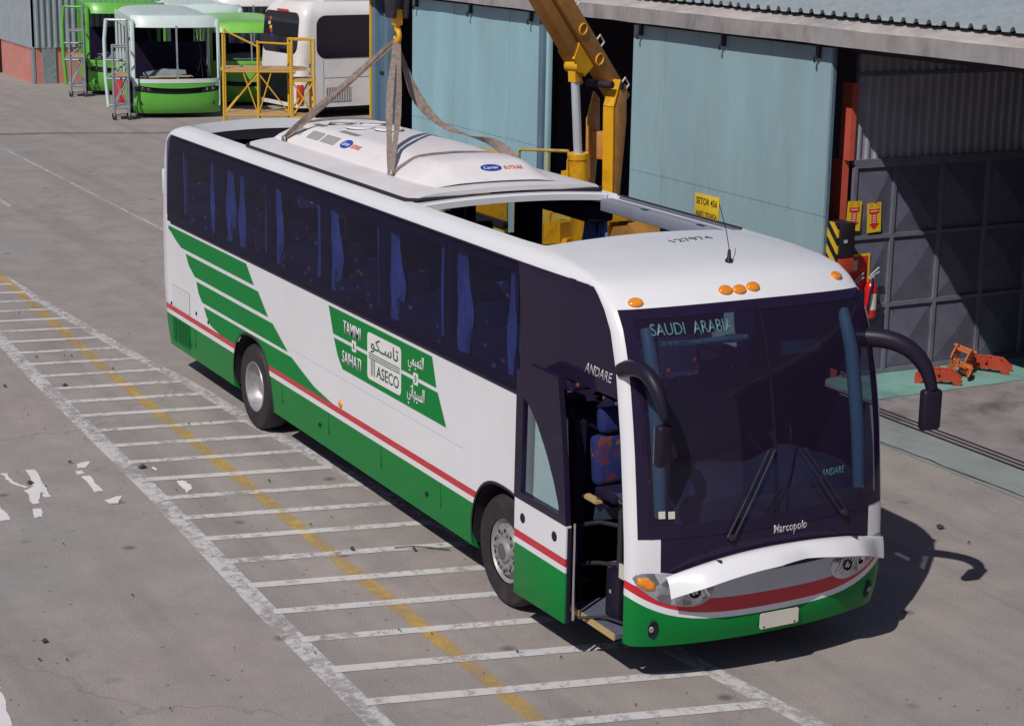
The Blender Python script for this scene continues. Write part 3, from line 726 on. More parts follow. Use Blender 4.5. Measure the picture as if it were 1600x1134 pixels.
# number plate, blank
q0, q1 = FP(.51, -.115, .02), FP(.725, .19, .02); c = (q0+q1)/2; X = Vector((FP(.62, .19, .02)-FP(.62, -.115, .02))).normalized(); U = (Vector((0, 0, 1))-X*X.z).normalized(); N = X.cross(U)
if N.x < 0: N = -N
P = [c+X*(a_*.195)+U*(b_*.068) for a_, b_ in ((-1, -.8), (-.93, -1), (.93, -1), (1, -.8), (1, .8), (.93, 1), (-.93, 1), (-1, .8))]
pl = MB().prism([tuple(q) for q in P], tuple(N*.008)).build('number_plate', 'plate_cream', BUS)
for a_ in (-.8, .8): MB().tube([c+X*(a_*.195)-U*.05+N*.007, c+X*(a_*.195)-U*.05+N*.013], .008, 8).build('plate_screw', 'dark_steel', pl)
# flap: lifted service cover
rows = []
for j in range(9):
    q = j/8; row = []
    for k in range(41):
        y = lerp(-1.02, 1.22, k/40); e = y/1.2
        hx = FP(1.2, max(-.97, min(.97, y/1.3)), 0).x+.045
        hz = 1.165-.16*abs(e)**2.2-.07*max(0, -e)**2
        out = .235*(1-.25*e*e); drop = .085+.05*e*e
        notch = .06*max(0, 1-abs(y-.16)/.30)**.8*(q**2)
        tip = min(1, max(0, (abs(e)-.62)/.30))**1.5
        row.append((hx+out*q*(1-.80*tip)-notch, y, hz-drop*q*q-.015+.035*sin(pi*q)*(1-tip)-.05*tip*q))
    rows.append(row)
MB().grid(rows).build('front_flap', 'white_paint', BUS, smooth=60, solid=.025)
for y in (-.62, .74):
    MB().tube([FP(1.14, y/1.3, -.02), Vector(FP(1.17, y/1.3, .16))], .012, 8).build('flap_strut', 'dark_steel', BUS, smooth=60)
text_mesh('maker_lettering', 'Marcopolo', 'silver_print', (12.16, .14, 1.262), (-.02, 1, 0), (-.10, 0, 1), .35, .085, BUS, bold=.012, proj=lambda P: FP(P.z, P.y/1.3, .006), shear=.15)
text_mesh('model_lettering', 'ANDARE', 'pale_teal_print', (12, .62, 1.66), (-.02, 1, 0), (-.10, 0, 1), .28, .06, BUS, bold=.01, proj=lambda P: FP(P.z, P.y/1.3, .005), shear=.3)
for a, b in ((-1.08, 1.455), (-1.0, 1.45)):
    MB().grid([[FP(z, t, .006) for t in (a/1.3, (a+.055)/1.3)] for z in (b, b+.06)]).build('windscreen_sticker', 'plate_cream', BUS)
# ---- roof furniture
for x, y in ((11.50, -1.03), (11.60, -.24), (11.61, -.11), (11.60, .03), (11.44, 1.0)):
    p, n = on_roof(x, y); q = n.to_track_quat('Z', 'X').to_matrix().to_4x4(); q.translation = p
    mb = MB(); mb.T = q @ Matrix.Diagonal((1, 1, 1, 1))
    mb.T = q @ Matrix.Diagonal((.85, 1.15, .75, 1)); mb.lathe([(-.01, .056), (.012, .055), (.024, .050), (.030, .036), (.031, .001)], 'z', 20)
    mb.v = [tuple(v) for v in mb.v]
    mb.build('roof_marker_lamp', 'amber_lens', BUS, smooth=50)
p, n = on_roof(11.2, .06)
mb = MB(); mb.lathe([(-.01, .035), (.02, .032), (.035, .018), (.10, .012), (.11, .004)], 'z', 14, at=p)
mb.tube([p+Vector((0, 0, .1)), p+Vector((-.06, 0, .26)), p+Vector((-.16, -.01, .46))], .0035, 5); mb.build('antenna', 'black_trim', BUS, smooth=50)
text_mesh('fleet_number', '127974', 'dark_green_print', (10.45, .17, 4), (-.15, 1, 0), (-1, -.15, 0), .46, .10, BUS, proj=lambda P: on_roof(P.x, P.y)[0]+Vector((0, 0, .003)))
text_mesh('model_lettering', 'ANDARE', 'silver_print', (11.36, -1.3, 2.535), (1, 0, -.03), (0, 0, 1), .42, .085, BUS, bold=.015, shear=.3, proj=lambda P: SP(9.5+(P.x-9.5)*(11.82-9.5)/(xend(P.z)-9.5), P.z, .007))

# ---- side livery
def decal(name, m, top, bot, x0, x1, off=.003, step=.06, parent=BUS, label=None):
    n = max(2, int((x1-x0)/step)); xs = sorted(set([lerp(x0, x1, i/n) for i in range(n+1)]+[q[0] for q in top+bot if x0 <= q[0] <= x1]))
    mb = MB()
    for a, b in zip(xs, xs[1:]):
        q = []
        for x in (a, b):
            t = interp(top, x); lo = min(t, max(interp(bot, x), za(x))); q.append((x, lo, t))
        if q[0][2]-q[0][1] < 1e-4 and q[1][2]-q[1][1] < 1e-4: continue
        P = [SP(q[0][0], q[0][1], off), SP(q[1][0], q[1][1], off), SP(q[1][0], q[1][2], off), SP(q[0][0], q[0][2], off)]
        mb.add(P, [(0, 1, 2, 3)])
    return mb.build(name, m, parent, weld=True, label=label)
decal('green_stripe', 'green_vinyl', [(.2, 2.0), (3.18, 2.003), (3.43, 1.79)], [(.2, 1.955), (.30, 1.93), (.5, 1.85), (.72, 1.785), (3.43, 1.787)], .2, 3.43)
decal('green_stripe', 'green_vinyl', [(.9, 1.735), (3.57, 1.74), (3.89, 1.5)], [(.9, 1.733), (1.02, 1.60), (1.25, 1.495), (3.89, 1.498)], .9, 3.89)
decal('green_stripe', 'green_vinyl', [(1.31, 1.445), (4.04, 1.45), (4.51, 1.22)], [(1.31, 1.443), (1.38, 1.31), (1.52, 1.212), (4.51, 1.218)], 1.31, 4.51)
decal('green_stripe', 'green_vinyl', [(1.59, 1.165), (4.63, 1.18), (5.0, 1.075), (5.31, .995), (5.83, .93)], [(1.59, 1.163), (1.68, 1.06), (1.83, .975), (2.2, .928), (5.83, .926)], 1.59, 5.83)
decal('livery_panel', 'green_vinyl', [(5.74, 2.0), (8.31, 2.0), (8.41, 1.715)], [(5.74, 1.998), (5.86, 1.715), (8.41, 1.714)], 5.74, 8.41)
decal('livery_panel', 'green_vinyl', [(5.88, 1.675), (8.44, 1.675), (8.63, 1.38)], [(5.88, 1.673), (5.98, 1.50), (6.11, 1.38), (8.63, 1.379)], 5.88, 8.63)
def rrect(x0, x1, z0, z1, rad, y):
    P = []
    for cx, cz, a in ((x1-rad, z1-rad, 0), (x0+rad, z1-rad, 90), (x0+rad, z0+rad, 180), (x1-rad, z0+rad, 270)):
        for k in range(5): P.append((cx+rad*cos(radians(a+22.5*k)), y, cz+rad*sin(radians(a+22.5*k))))
    return P
YS = -1.3045
MB().prism(rrect(6.78, 7.61, 1.44, 1.93, .05, YS), (0, -.002, 0)).build('logo_plate', 'white_vinyl', BUS)
for x in (6.43, 7.95):
    MB().prism(rrect(x-.055, x+.055, 1.635, 1.755, .02, YS), (0, -.002, 0)).build('logo_plate', 'white_vinyl', BUS)
yt = -1.308
def st(body, m, x, z, wd, ht, **k): return text_mesh('livery_lettering', body, m, (x, yt, z), (1, 0, 0), (0, 0, 1), wd, ht, BUS, **k)
st('TAMIMI', 'white_vinyl', 6.38, 1.853, .46, .135, bold=.014); st('SAIHATI', 'white_vinyl', 6.37, 1.525, .50, .135, bold=.014)
st('&', 'dark_green_print', 6.43, 1.695, .05, .07); st('\uFEED', 'dark_green_print', 7.95, 1.695, .045, .08)
st('\uFEF2\uFEE4\uFEF4\uFEE4\uFE98\uFEDF\uFE8D', 'white_vinyl', 7.96, 1.845, .36, .20, bold=.012)
st('\uFEF2\uFE97\uFE8E\uFEEC\uFEF4\uFEB4\uFEDF\uFE8D', 'white_vinyl', 7.96, 1.52, .40, .22, bold=.012)
st('\uFEEE\uFEDC\u0640\uFEB3\uFE8E\uFE97', 'dark_green_print', 7.21, 1.815, .68, .17, bold=.008)
st('ASECO', 'dark_green_print', 7.29, 1.56, .55, .125, bold=.01)
mb = MB()
for z in (1.715, 1.69, 1.665): mb.box((6.82, yt-.001, z-.005), (7.585, yt, z+.005))
for x in (6.885, 6.925, 6.965): mb.box((x-.008, yt-.001, 1.49), (x+.008, yt, 1.655))
mb.build('logo_mark', 'dark_green_print', BUS)
# panel joints along the lockers, locks, side lamp
mb = MB()
for a, b in ((4.6, 9.0),): mb.box((a, -1.3022, 1.272), (b, -1.30, 1.278))
mb.build('locker_joint', 'panel_grey', BUS)
for x in (1.2, 4.3, 5.7, 7.1, 8.5): MB().box((x, -1.3022, .55), (x+.005, -1.290, .79)).build('locker_joint', 'dark_green_print', BUS)
for x, z in ((1.28, 1.02), (1.75, 1.0), (5.45, .60), (8.2, .60), (.25, .96)):
    MB().lathe([(-.012-1.30, .001), (-.010-1.30, .022), (-1.295, .026)], 'y', 14, at=(x, 0, z)).build('locker_lock', 'black_trim', BUS, smooth=50)
mb = MB(); mb.lathe([(-1.325, .001), (-1.322, .025), (-1.312, .04), (-1.297, .045)], 'y', 16, at=(6.06, 0, .985)); mb.build('side_marker_lamp', 'amber_lens', BUS, smooth=50)
# engine louvres
mb = MB(); mb2 = MB()
for k in range(15):
    x = .30+.048*k
    MB().box((x, -1.308, .945), (x+.033, -1.3035, 1.225)).build('engine_louvre', 'white_paint', BUS)
MB().box((.295, -1.3025, .94), (1.02, -1.298, 1.23)).build('louvre_backing', 'grille_grey', BUS)
for x in (.36, .52, .68, .86):
    MB().box((x, -1.304, .48), (x+.085, -1.296, .78)).build('louvre_slot', 'black_trim', BUS)
for k in range(12):
    x = .30+.06*k; mb2.box((x, -1.312, .47), (x+.014, -1.304, .79))
mb2.build('engine_louvres', 'green_paint', BUS)
MB().box((-.10, -1.20, 2.36), (-.01, -1.285, 2.72)).build('rear_corner_lamp', 'white_paint', BUS, bevel=.03)
# ---- wheel arches and wheels
for c, rad, top in ARCH:
    for s in (-1, 1):
        mb = MB(); xs = [c-rad*cos(pi*i/26)*.9995 for i in range(27)]
        pts = [(x, za(x)) for x in xs]
        mb.grid([[(x, s*(min(bw(z), bw(.5))-d), z) for x, z in pts] for d in (.002, .03, .53)])
        mb.add([(x, s*.75, z) for x, z in pts]+[(pts[-1][0], s*.75, .3), (pts[0][0], s*.75, .3)], [tuple(range(len(pts)+2))])
        mb.build('wheel_well', 'underbody', BUS, smooth=40)
        if s < 0:
            mb = MB(); mb.grid([[(c+(x-c)*g, -bw(.33+(z-.33)*g)-.005, .33+(z-.33)*g) for x, z in pts] for g in (.995, 1.03)])
            mb.build('arch_lip', 'black_trim', BUS)
TYRE = [(0, .30), (.0, .36), (-.015, .43), (-.005, .485), (.03, .512), (.08, .52), (.20, .52), (.25, .512), (.28, .485), (.29, .43), (.28, .36), (.27, .30)]
def wheel(x, yo, front, inward=1, hub=True):
    """yo: outer face y; inward +1 means the wheel extends towards +y"""
    s = inward
    e = MB(); e.lathe([(yo+s*a, rad) for a, rad in TYRE], 'y', 48, at=(x, 0, .52))
    tyre = e.build('tyre', 'rubber', None, smooth=35)
    root = tyre
    rim = MB()
    if front:
        prof = [(.02, .305), (.01, .295), (.03, .28), (.05, .262), (.045, .235), (.02, .225), (-.005, .215), (-.005, .11), (-.02, .105), (-.035, .085), (-.04, .001)]
    else:
        prof = [(.0, .305), (-.012, .30), (.0, .285), (.06, .268), (.13, .25), (.15, .235), (.155, .14), (.12, .125), (.08, .11), (.07, .001)]
    rim.lathe([(yo+s*a, rad) for a, rad in prof], 'y', 40, at=(x, 0, .52))
    rim.build('rim', 'steel_rim' if not front else 'dull_alloy', tyre, smooth=30)
    for k in range(10):
        n = MB()
        a = 2*pi*k/10; rr_ = .17 if front else .185; yb = -.005 if front else .155
        n.lathe([(yo+s*(yb-.020), .001), (yo+s*(yb-.020), .011), (yo+s*(yb-.010), .016), (yo+s*yb, .019)], 'y', 8, at=(x+rr_*cos(a), 0, .52+rr_*sin(a)))
        n.build('wheel_nut', 'hub_steel', tyre, smooth=30)
    if front:
        n = MB(); n.lathe([(yo-s*.046, .001), (yo-s*.046, .055), (yo-s*.04, .075), (yo-s*.022, .082)], 'y', 20, at=(x, 0, .52)); n.build('hub_cap', 'hub_steel', tyre, smooth=30)
        h = MB()
        for k in range(10):
            a = 2*pi*(k+.5)/10
            h.lathe([(yo-s*.0075, .001), (yo-s*.0075, .018), (yo-s*.004, .022)], 'y', 10, at=(x+.19*cos(a), 0, .52+.19*sin(a)))
        h.build('hand_holes', 'black_trim', tyre)
    tyre.name = 'wheel'
    attach(tyre, BUS); return tyre
for s in (-1, 1):
    wheel(9.80, s*1.27, True, -s); wheel(3.30, s*1.26, False, -s); wheel(3.30, s*.94, False, -s)
MB().tube([(3.3, -.95, .52), (3.3, .95, .52)], .12, 12).build('rear_axle', 'underbody', BUS)

# ---- the open front door, swung out over the front wheel
YD = -1.46
DOOR = MB()
outl = [(10.32, .335), (11.225, .36), (11.225, .80), (10.32, .80)]
def dp(poly, m, name, par, y=YD, th=.05, bev=.0): return MB().prism([(x, y, z) for x, z in poly], (0, th, 0)).build(name, m, par, bevel=bev)
door = dp([(10.32, .335), (11.225, .36), (11.225, .805), (10.32, .805)], 'green_paint', 'door', BUS, bev=.008)
dp([(10.32, .806), (11.225, .806), (11.225, .859), (10.32, .859)], 'white_paint', 'door_band', door)
dp([(10.32, .860), (11.225, .860), (11.225, .929), (10.32, .929)], 'red_paint', 'door_band', door)
dp([(10.32, .930), (11.225, .930), (11.225, 1.215), (10.32, 1.215)], 'white_paint', 'door_skin', door)
gl = [(10.43, 1.285), (11.10, 1.285), (11.095, 1.36), (11.0, 1.55), (10.88, 1.74), (10.70, 1.96), (10.56, 2.08), (10.45, 2.13)]
ol = [(10.31, 1.216), (11.225, 1.216), (11.20, 1.45), (11.17, 1.70), (11.12, 2.0), (11.04, 2.44), (10.54, 2.44), (10.33, 2.34)]
mb = MB(); n = len(gl)
for y in (YD-.004, YD+.046): mb.v += [(x, y, z) for x, z in ol]+[(x, y, z) for x, z in gl]
for b, fl in ((0, 1), (2*n, 0)):
    for i in range(n):
        k = (i+1) % n; q = (b+i, b+k, b+n+k, b+n+i); mb.f.append(q if fl else q[::-1]); mb.mi.append(0)
for i in range(n):
    k = (i+1) % n; mb.f += [(i, k, 2*n+k, 2*n+i), (n+i, n+k, 3*n+k, 3*n+i)]; mb.mi += [0, 0]
mb.build('door_frame', 'black_gloss', door, fixn=True)
MB().prism([(x, YD+.02, z) for x, z in gl], (0, .006, 0)).build('door_glass', 'clear_glass', door)
for x, z in ((10.47, 1.06), (11.03, 1.07)):
    MB().lathe([(YD-.012, .001), (YD-.010, .03), (YD-.004, .042), (YD, .045)], 'y', 18, at=(x, 0, z)).build('door_lock', 'black_trim', door, smooth=50)
MB().tube([(11.27, -1.40, .40), (11.27, -1.40, 1.25)], .014, 10).build('door_rod', 'chrome', door, smooth=50)
mb = MB(); mb.tube([(11.29, -1.36, .42), (11.45, -1.2, .46), (11.74, -1.1, .46)], .014, 8); mb.build('door_arm', 'dark_steel', door, smooth=50)
MB().box((11.228, -1.45, .36), (11.245, -1.41, 1.2)).build('door_edge', 'black_trim', door, bevel=.006)
# entrance
MB().box((10.96, -1.275, .385), (11.76, -.62, .42)).build('entry_step', 'step_mat', BUS)
MB().box((10.97, -1.29, .375), (11.75, -1.2755, .43)).build('step_edge', 'step_edge', BUS)
MB().box((10.97, -.62, .385), (11.74, -.50, .74)).build('entry_riser', 'dark_lining', BUS)
MB().box((10.97, -.90, .70), (11.3, -.5, .74)).build('entry_step', 'step_mat', BUS)
mb = MB()
mb.tube([(11.42, -1.05, .46), (11.42, -1.05, 1.45)], .028, 10); mb.tube([(11.0, -1.18, 1.12), (11.2, -1.12, 1.2), (11.42, -1.05, 1.22)], .02, 8)
mb.tube([(11.0, -1.18, .78), (11.2, -1.12, .84), (11.42, -1.05, .88)], .02, 8); mb.tube([(11.42, -1.05, 1.42), (11.5, -1.1, 1.47)], .03, 8)
mb.build('entry_handrail', 'dark_steel', BUS, smooth=50)
bx = MB().box((11.36, -1.15, .44), (11.58, -.93, .86)).build('litter_bin', 'black_trim', BUS, bevel=.02)
MB().box((11.43, -1.152, .66), (11.46, -1.1505, .69)).build('bin_label', 'silver_print', bx)
MB().box((11.62, -1.18, .86), (11.70, -1.165, .98)).build('entry_notice', 'plate_cream', BUS)
mb = MB(); mb.T = Matrix.Translation((11.20, -.98, 1.42)) @ Matrix.Rotation(radians(-8), 4, 'Y')
mb.box((-.07, -.2, .10), (.07, .2, .52)); gs = mb.build('guide_seat', 'patterned_cloth', BUS, bevel=.05, seg=3)
mb = MB(); mb.T = Matrix.Translation((11.16, -.98, 1.95)) @ Matrix.Rotation(radians(-8), 4, 'Y'); mb.box((-.06, -.15, 0), (.06, .15, .22)); mb.build('seat_headrest', 'patterned_cloth', gs, bevel=.05, seg=3)
mb = MB(); mb.box((11.14, -1.16, 1.42), (11.48, -.78, 1.52)); mb.build('seat_cushion', 'dark_lining', gs, bevel=.04)
MB().box((10.98, -1.17, 1.36), (11.20, -1.10, 1.385)).build('shelf_edge', 'step_edge', BUS)
MB().box((10.96, -1.10, 1.345), (11.3, -.5, 1.36)).build('entry_shelf', 'dark_lining', BUS)
# ---- door mirrors
def mirror(pts, rad, head, hs, tilt):
    arm = MB().tube(pts, rad, 14).build('mirror_arm', 'black_trim', BUS, smooth=60)
    mb = MB(); mb.T = Matrix.Translation(head) @ Matrix.Rotation(tilt, 4, 'Z')
    mb.box((-.05, -hs[0]/2, -hs[1]/2), (.045, hs[0]/2, hs[1]/2)); hd = mb.build('mirror_head', 'black_trim', arm, bevel=.035, seg=3)
    mb = MB(); mb.T = Matrix.Translation(head) @ Matrix.Rotation(tilt, 4, 'Z'); mb.box((-.056, -hs[0]/2+.02, -hs[1]/2+.025), (-.051, hs[0]/2-.02, hs[1]/2-.025)); mb.build('mirror_glass', 'chrome', arm)
mirror(bez((11.62, 1.12, 2.66), (12.02, 1.50, 2.74), (12.06, 1.60, 2.26), 12), [.085, .085, .084, .082, .08, .078, .075, .072, .07, .066, .06, .055, .05], (12.06, 1.60, 2.08), (.19, .36), -.12)
mirror(bez((11.66, -1.24, 2.62), (12.16, -1.26, 2.84), (12.24, -1.19, 2.36), 12), [.06, .066, .068, .067, .065, .063, .061, .06, .057, .054, .05, .045, .04], (12.20, -1.17, 2.13), (.14, .34), .12)

# ================================================================== GROUND
gm = MB(); gm.add([(-220, -160, 0), (160, -160, 0), (160, 200, 0), (-220, 200, 0)], [(0, 1, 2, 3)])
GROUND = gm.build('asphalt_yard', 'asphalt'); GROUND['kind'] = 'structure'; GROUND['label'] = 'sun-bleached grey asphalt yard with worn painted lines'
def sheet(name, poly, m, z, parent=GROUND):
    return MB().add([(x, y, z) for x, y in poly], [tuple(range(len(poly)))]).build(name, m, parent)
def line(pts, wd, m, z=.004, name='painted_line'):
    L = []; R_ = []
    for i, p in enumerate(pts):
        a = Vector(pts[max(i-1, 0)]); b = Vector(pts[min(i+1, len(pts)-1)]); d = (b-a).normalized(); n = Vector((-d.y, d.x))
        L.append(Vector(p)+n*wd/2); R_.append(Vector(p)-n*wd/2)
    mb = MB(); mb.grid([[(q.x, q.y, z) for q in L], [(q.x, q.y, z) for q in R_]]); return mb.build(name, m, GROUND)
def yl(x): return interp([(-9, -2.70), (-2.7, -2.94), (.1, -3.04), (5.2, -3.13), (9.1, -3.27), (13.5, -3.36)], x)
def yr(x): return interp([(-9, -1.95), (-4.2, -1.70), (-1.3, -1.52), (.93, -1.29), (3, -1.20), (12, -.40), (16, 0.05)], x)
xs = [-9+.5*i for i in range(46)]
line([(x, yl(x)) for x in xs], .20, 'scuffed_road_paint', .002); line([(x, yr(x)) for x in xs+[14, 14.5, 15]], .18, 'scuffed_road_paint', .002)
line([(-27.4, -2), (-27, 1.5), (-26.6, 4.0), (-25.6, 7.0), (-24.8, 9)], .36, 'tar_joint', .002, 'tar_joint')
line([(x, interp([(-9, -1.90), (-7.4, -1.86), (0, -2.08), (4, -2.12), (14, -2.2)], x)) for x in xs], .16, 'yellow_road_paint', .004)
for k in range(-8, 23):
    x = -2.42+.718*k
    if x > 13.2: break
    sl = .17+.006*max(0, x)
    a = Vector((x, yl(x)+.05)); yy = yr(x+.35); b = Vector((x+sl*(yy-a.y), yy-.03))
    if b.y-a.y < .15: continue
    line([a+(b-a)*(i/6) for i in range(7)], .125+.015*random.random(), 'white_road_paint', .006)
line([(-60+5*i, 2.05-.003*i) for i in range(11)]+[(-8, 1.85), (0, 1.8)], .06, 'faint_road_paint')
line([(-17.5, .25), (-16.2, .05), (-14.6, .0)], .10, 'faint_road_paint')
line([(-60, 3.8), (-27, 3.6), (-24.6, 4.5), (-22, 8)], .35, 'faint_road_paint') if False else None
for poly in ([(3.88, -4.45), (3.87, -4.37), (4.23, -4.39), (4.5, -4.29), (4.53, -4.33), (4.31, -4.42), (4.07, -4.44)],
             [(3.85, -4.17), (3.87, -4.07), (4.63, -4.12), (4.92, -4.15), (4.93, -4.22), (4.72, -4.21), (5.1, -4.32), (5.1, -4.39), (4.78, -4.35), (4.6, -4.37), (4.49, -4.23)],
             [(5.25, -4.44), (5.27, -4.35), (5.55, -4.4), (5.55, -4.49)], [(4.9, -4.75), (5.0, -4.71), (5.5, -4.72), (5.51, -4.83)],
             [(3.93, -3.62), (3.83, -3.53), (3.82, -3.44), (4.03, -3.52), (4.03, -3.61)], [(4.35, -3.68), (4.36, -3.58), (4.96, -3.6), (4.95, -3.7)],
             [(5.3, -3.69), (5.23, -3.57), (5.19, -3.46), (5.43, -3.57), (5.41, -3.67)], [(4.93, -2.77), (5.01, -2.69), (5.27, -2.71), (5.43, -2.82), (5.15, -2.8)],
             [(4.14, -3.69), (4.13, -3.6), (4.26, -3.62), (4.27, -3.7)], [(4.33, -2.86), (4.35, -2.83), (4.47, -2.87), (4.45, -2.9)],
             [(9.5, -5.78), (9.85, -5.8), (10.45, -5.87), (10.45, -6.0), (9.6, -6.0)]):
    # ragged outline
    out = []
    for i, p in enumerate(poly):
        q = poly[(i+1) % len(poly)]; out.append(p)
        for k in (1, 2, 3): out.append((lerp(p[0], q[0], k/4)+random.uniform(-.018, .018), lerp(p[1], q[1], k/4)+random.uniform(-.018, .018)))
    sheet('painted_letter_remnant', out, 'letter_road_paint', .005)
# scraps and dead leaves on the asphalt
mb = MB()
for k in range(120):
    x, y = random.uniform(-6, 15), random.uniform(-5.4, -.9) if random.random() < .75 else random.uniform(1.6, 5)
    rad = random.uniform(.006, .022)*(1+2.2*(random.random() < .09)); n = random.randint(4, 6); a0 = random.random()*6; el = random.uniform(.35, 1); ro = random.random()*pi
    P = []
    for i in range(n):
        a = a0+2*pi*i/n; px, py = rad*random.uniform(.6, 1.2)*cos(a), rad*el*sin(a)
        P.append((x+px*cos(ro)-py*sin(ro), y+px*sin(ro)+py*cos(ro), .016+random.random()*.012))
    mb.add(P+[(x, y, .035+rad*.3)], [(i, (i+1) % n, n) for i in range(n)])
o = mb.build('leaf_litter', 'leaf_litter'); tag(o, 'scattered dark leaf scraps and grit on the asphalt', 'debris', kind='stuff')
mb = MB(); mb.tube([(8.0, -1.55, .02), (8.05, -1.40, .03), (8.12, -1.25, .02), (8.28, -1.08, .02)], .006, 5); mb.tube([(8.08, -1.38, .02), (8.16, -1.40, .03)], .012, 5)
tag(mb.build('twig', 'leaf_litter'), 'thin dark twig lying on the hatched strip near the front wheel', 'twig')
# apron, rails, bay floor
sheet('apron', [(-12, 5.16), (24, 5.34), (24, 6.10), (-12, 6.10)], 'apron_concrete', .006)
sheet('bay_floor', [(-10.4, 6.101), (24, 6.101), (24, 24), (-10.4, 24)], 'bay_concrete', .010)
sheet('painted_walkway', [(4.2, 6.42), (5.36, 6.42), (5.36, 20), (4.2, 20)], 'teal_floor', .016)
mb = MB()
for y in (6.06, 6.16, 6.26): mb.box((-10, y-.012, .0), (24, y+.012, .022))
mb.build('door_rail', 'red_column' if False else 'dark_steel', GROUND)
mb = MB()
P = [(6.6+.25*i+random.uniform(-.05, .05), 5.28+.0075*(i)+random.uniform(-.02, .03)) for i in range(60)]
mb.grid([[(x, y-random.uniform(.006, .02), .009) for x, y in P], [(x, y+random.uniform(.006, .025), .009) for x, y in P]]); mb.build('apron_crack', 'leaf_litter', GROUND)

# ================================================================== WORKSHOP BUILDING
WS = empty('workshop', (0, 8, 0), 'long workshop building with concrete fascia and corrugated roof behind the coach', 'building')
EY = 6.05
mb = MB()
prof = [(EY, 4.52), (EY, 4.735), (EY+.05, 4.76), (EY+.30, 4.83), (EY+.62, 4.84), (EY+.62, 4.52)]
nx = 60
rows = []
for i in range(nx+1):
    x = lerp(-10.6, 26, i/nx); rows.append([(x, y+random.uniform(-.006, .006), z+random.uniform(-.006, .006)) for y, z in prof])
mb.grid([list(q) for q in zip(*[g[:2]+[g[-1]] for g in rows])]); mb.build('fascia', 'fascia_stained', WS, smooth=20)
mb = MB(); mb.grid([list(q) for q in zip(*[g[1:-1] for g in rows])]); mb.build('fascia_ledge', 'fascia_concrete', WS, smooth=20)
# corrugated roof sheets, each sheet its own piece
pitch = .235; wv = [(0, 0), (.25, 0), (.38, 1), (.62, 1), (.75, 0)]
def corr_line(n, p=pitch, amp=.06):
    L = []
    for i in range(n):
        for a, b in wv: L.append(((i+a)*p, b*amp))
    L.append((n*p, 0)); return L
nper = 6
x = -10.6; k = 0
sheet_me = None
while x < 24:
    prof = corr_line(nper)
    if sheet_me is None:
        mb = MB(); rows = []
        for (y, z) in ((6.27, 4.875), (9.5, 5.60), (14, 6.61)): rows.append([(a, y, z+b) for a, b in prof])
        mb.grid(rows); o = mb.build('roof_sheet', 'roof_sheet', WS, solid=.006); sheet_me = o.data; o.location.x = x
    else:
        o = bpy.data.objects.new('roof_sheet', sheet_me); COL.objects.link(o); attach(o, WS); o.location = (x, random.uniform(-.03, .03), random.uniform(0, .006))
    x += nper*pitch; k += 1
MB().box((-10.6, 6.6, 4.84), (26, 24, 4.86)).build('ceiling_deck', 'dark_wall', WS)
mb = MB(); mb.box((-10.6, 23.8, 0), (26, 24, 4.84)); mb.box((25.8, 6.7, 0), (26, 23.8, 4.84)); mb.box((-10.6, 6.9, 0), (-10.45, 23.8, 4.84)); mb.box((4.0, 12.5, 0), (4.15, 23.8, 4.84)); mb.box((9.7, 6.7, 0), (9.9, 23.8, 4.84))  # last box: unseen bay side wall added to cut sky fill
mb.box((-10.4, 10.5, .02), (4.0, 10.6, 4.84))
mb.build('rear_and_blocker_walls', 'dark_wall', WS)
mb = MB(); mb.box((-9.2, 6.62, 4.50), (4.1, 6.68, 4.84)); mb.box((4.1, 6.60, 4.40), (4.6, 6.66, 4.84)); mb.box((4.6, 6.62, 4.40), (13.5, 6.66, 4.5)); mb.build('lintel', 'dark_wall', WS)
# left end: blue framed jamb
mb = MB(); mb.box((-10.5, 6.30, 0), (-10.30, 6.6, 4.5)); mb.box((-9.86, 6.30, 0), (-9.72, 6.6, 4.1)); mb.build('jamb_frame', 'frame_blue', WS, bevel=.01)
MB().box((-10.30, 6.42, 0), (-9.86, 6.5, 4.1)).build('jamb_panel', 'frame_blue', WS)
MB().box((-10.30, 6.40, 2.9), (-9.86, 6.415, 2.96)).build('jamb_rail', 'dark_steel', WS)
MB().box((-10.49, 6.262, 0), (-10.44, 6.298, 4.5)).build('jamb_edge', 'yellow_tube', WS)
# red column
MB().box((3.7, 6.70, 0), (4.15, 6.80, 2.98)).build('column', 'red_column', WS); MB().box((4.04, 6.71, 2.981), (4.26, 6.79, 4.0)).build('column', 'red_column', WS)
# inside partition at x = 4.2: corrugated upper part
L = corr_line(40, .145, .035)
mb = MB(); mb.grid([[(4.19+b, 6.83+a, z) for a, b in L] for z in (2.97, 4.6)]); mb.build('partition_sheet', 'inner_sheet', WS, solid=.004)
mb = MB(); mb.box((4.17, 6.82, 2.92), (4.26, 12.5, 2.985)); mb.box((4.17, 6.82, 4.08), (4.235, 12.5, 4.13)); mb.box((4.17, 6.81, 2.985), (4.22, 6.83, 4.6)); mb.build('partition_rail', 'gate_frame', WS)

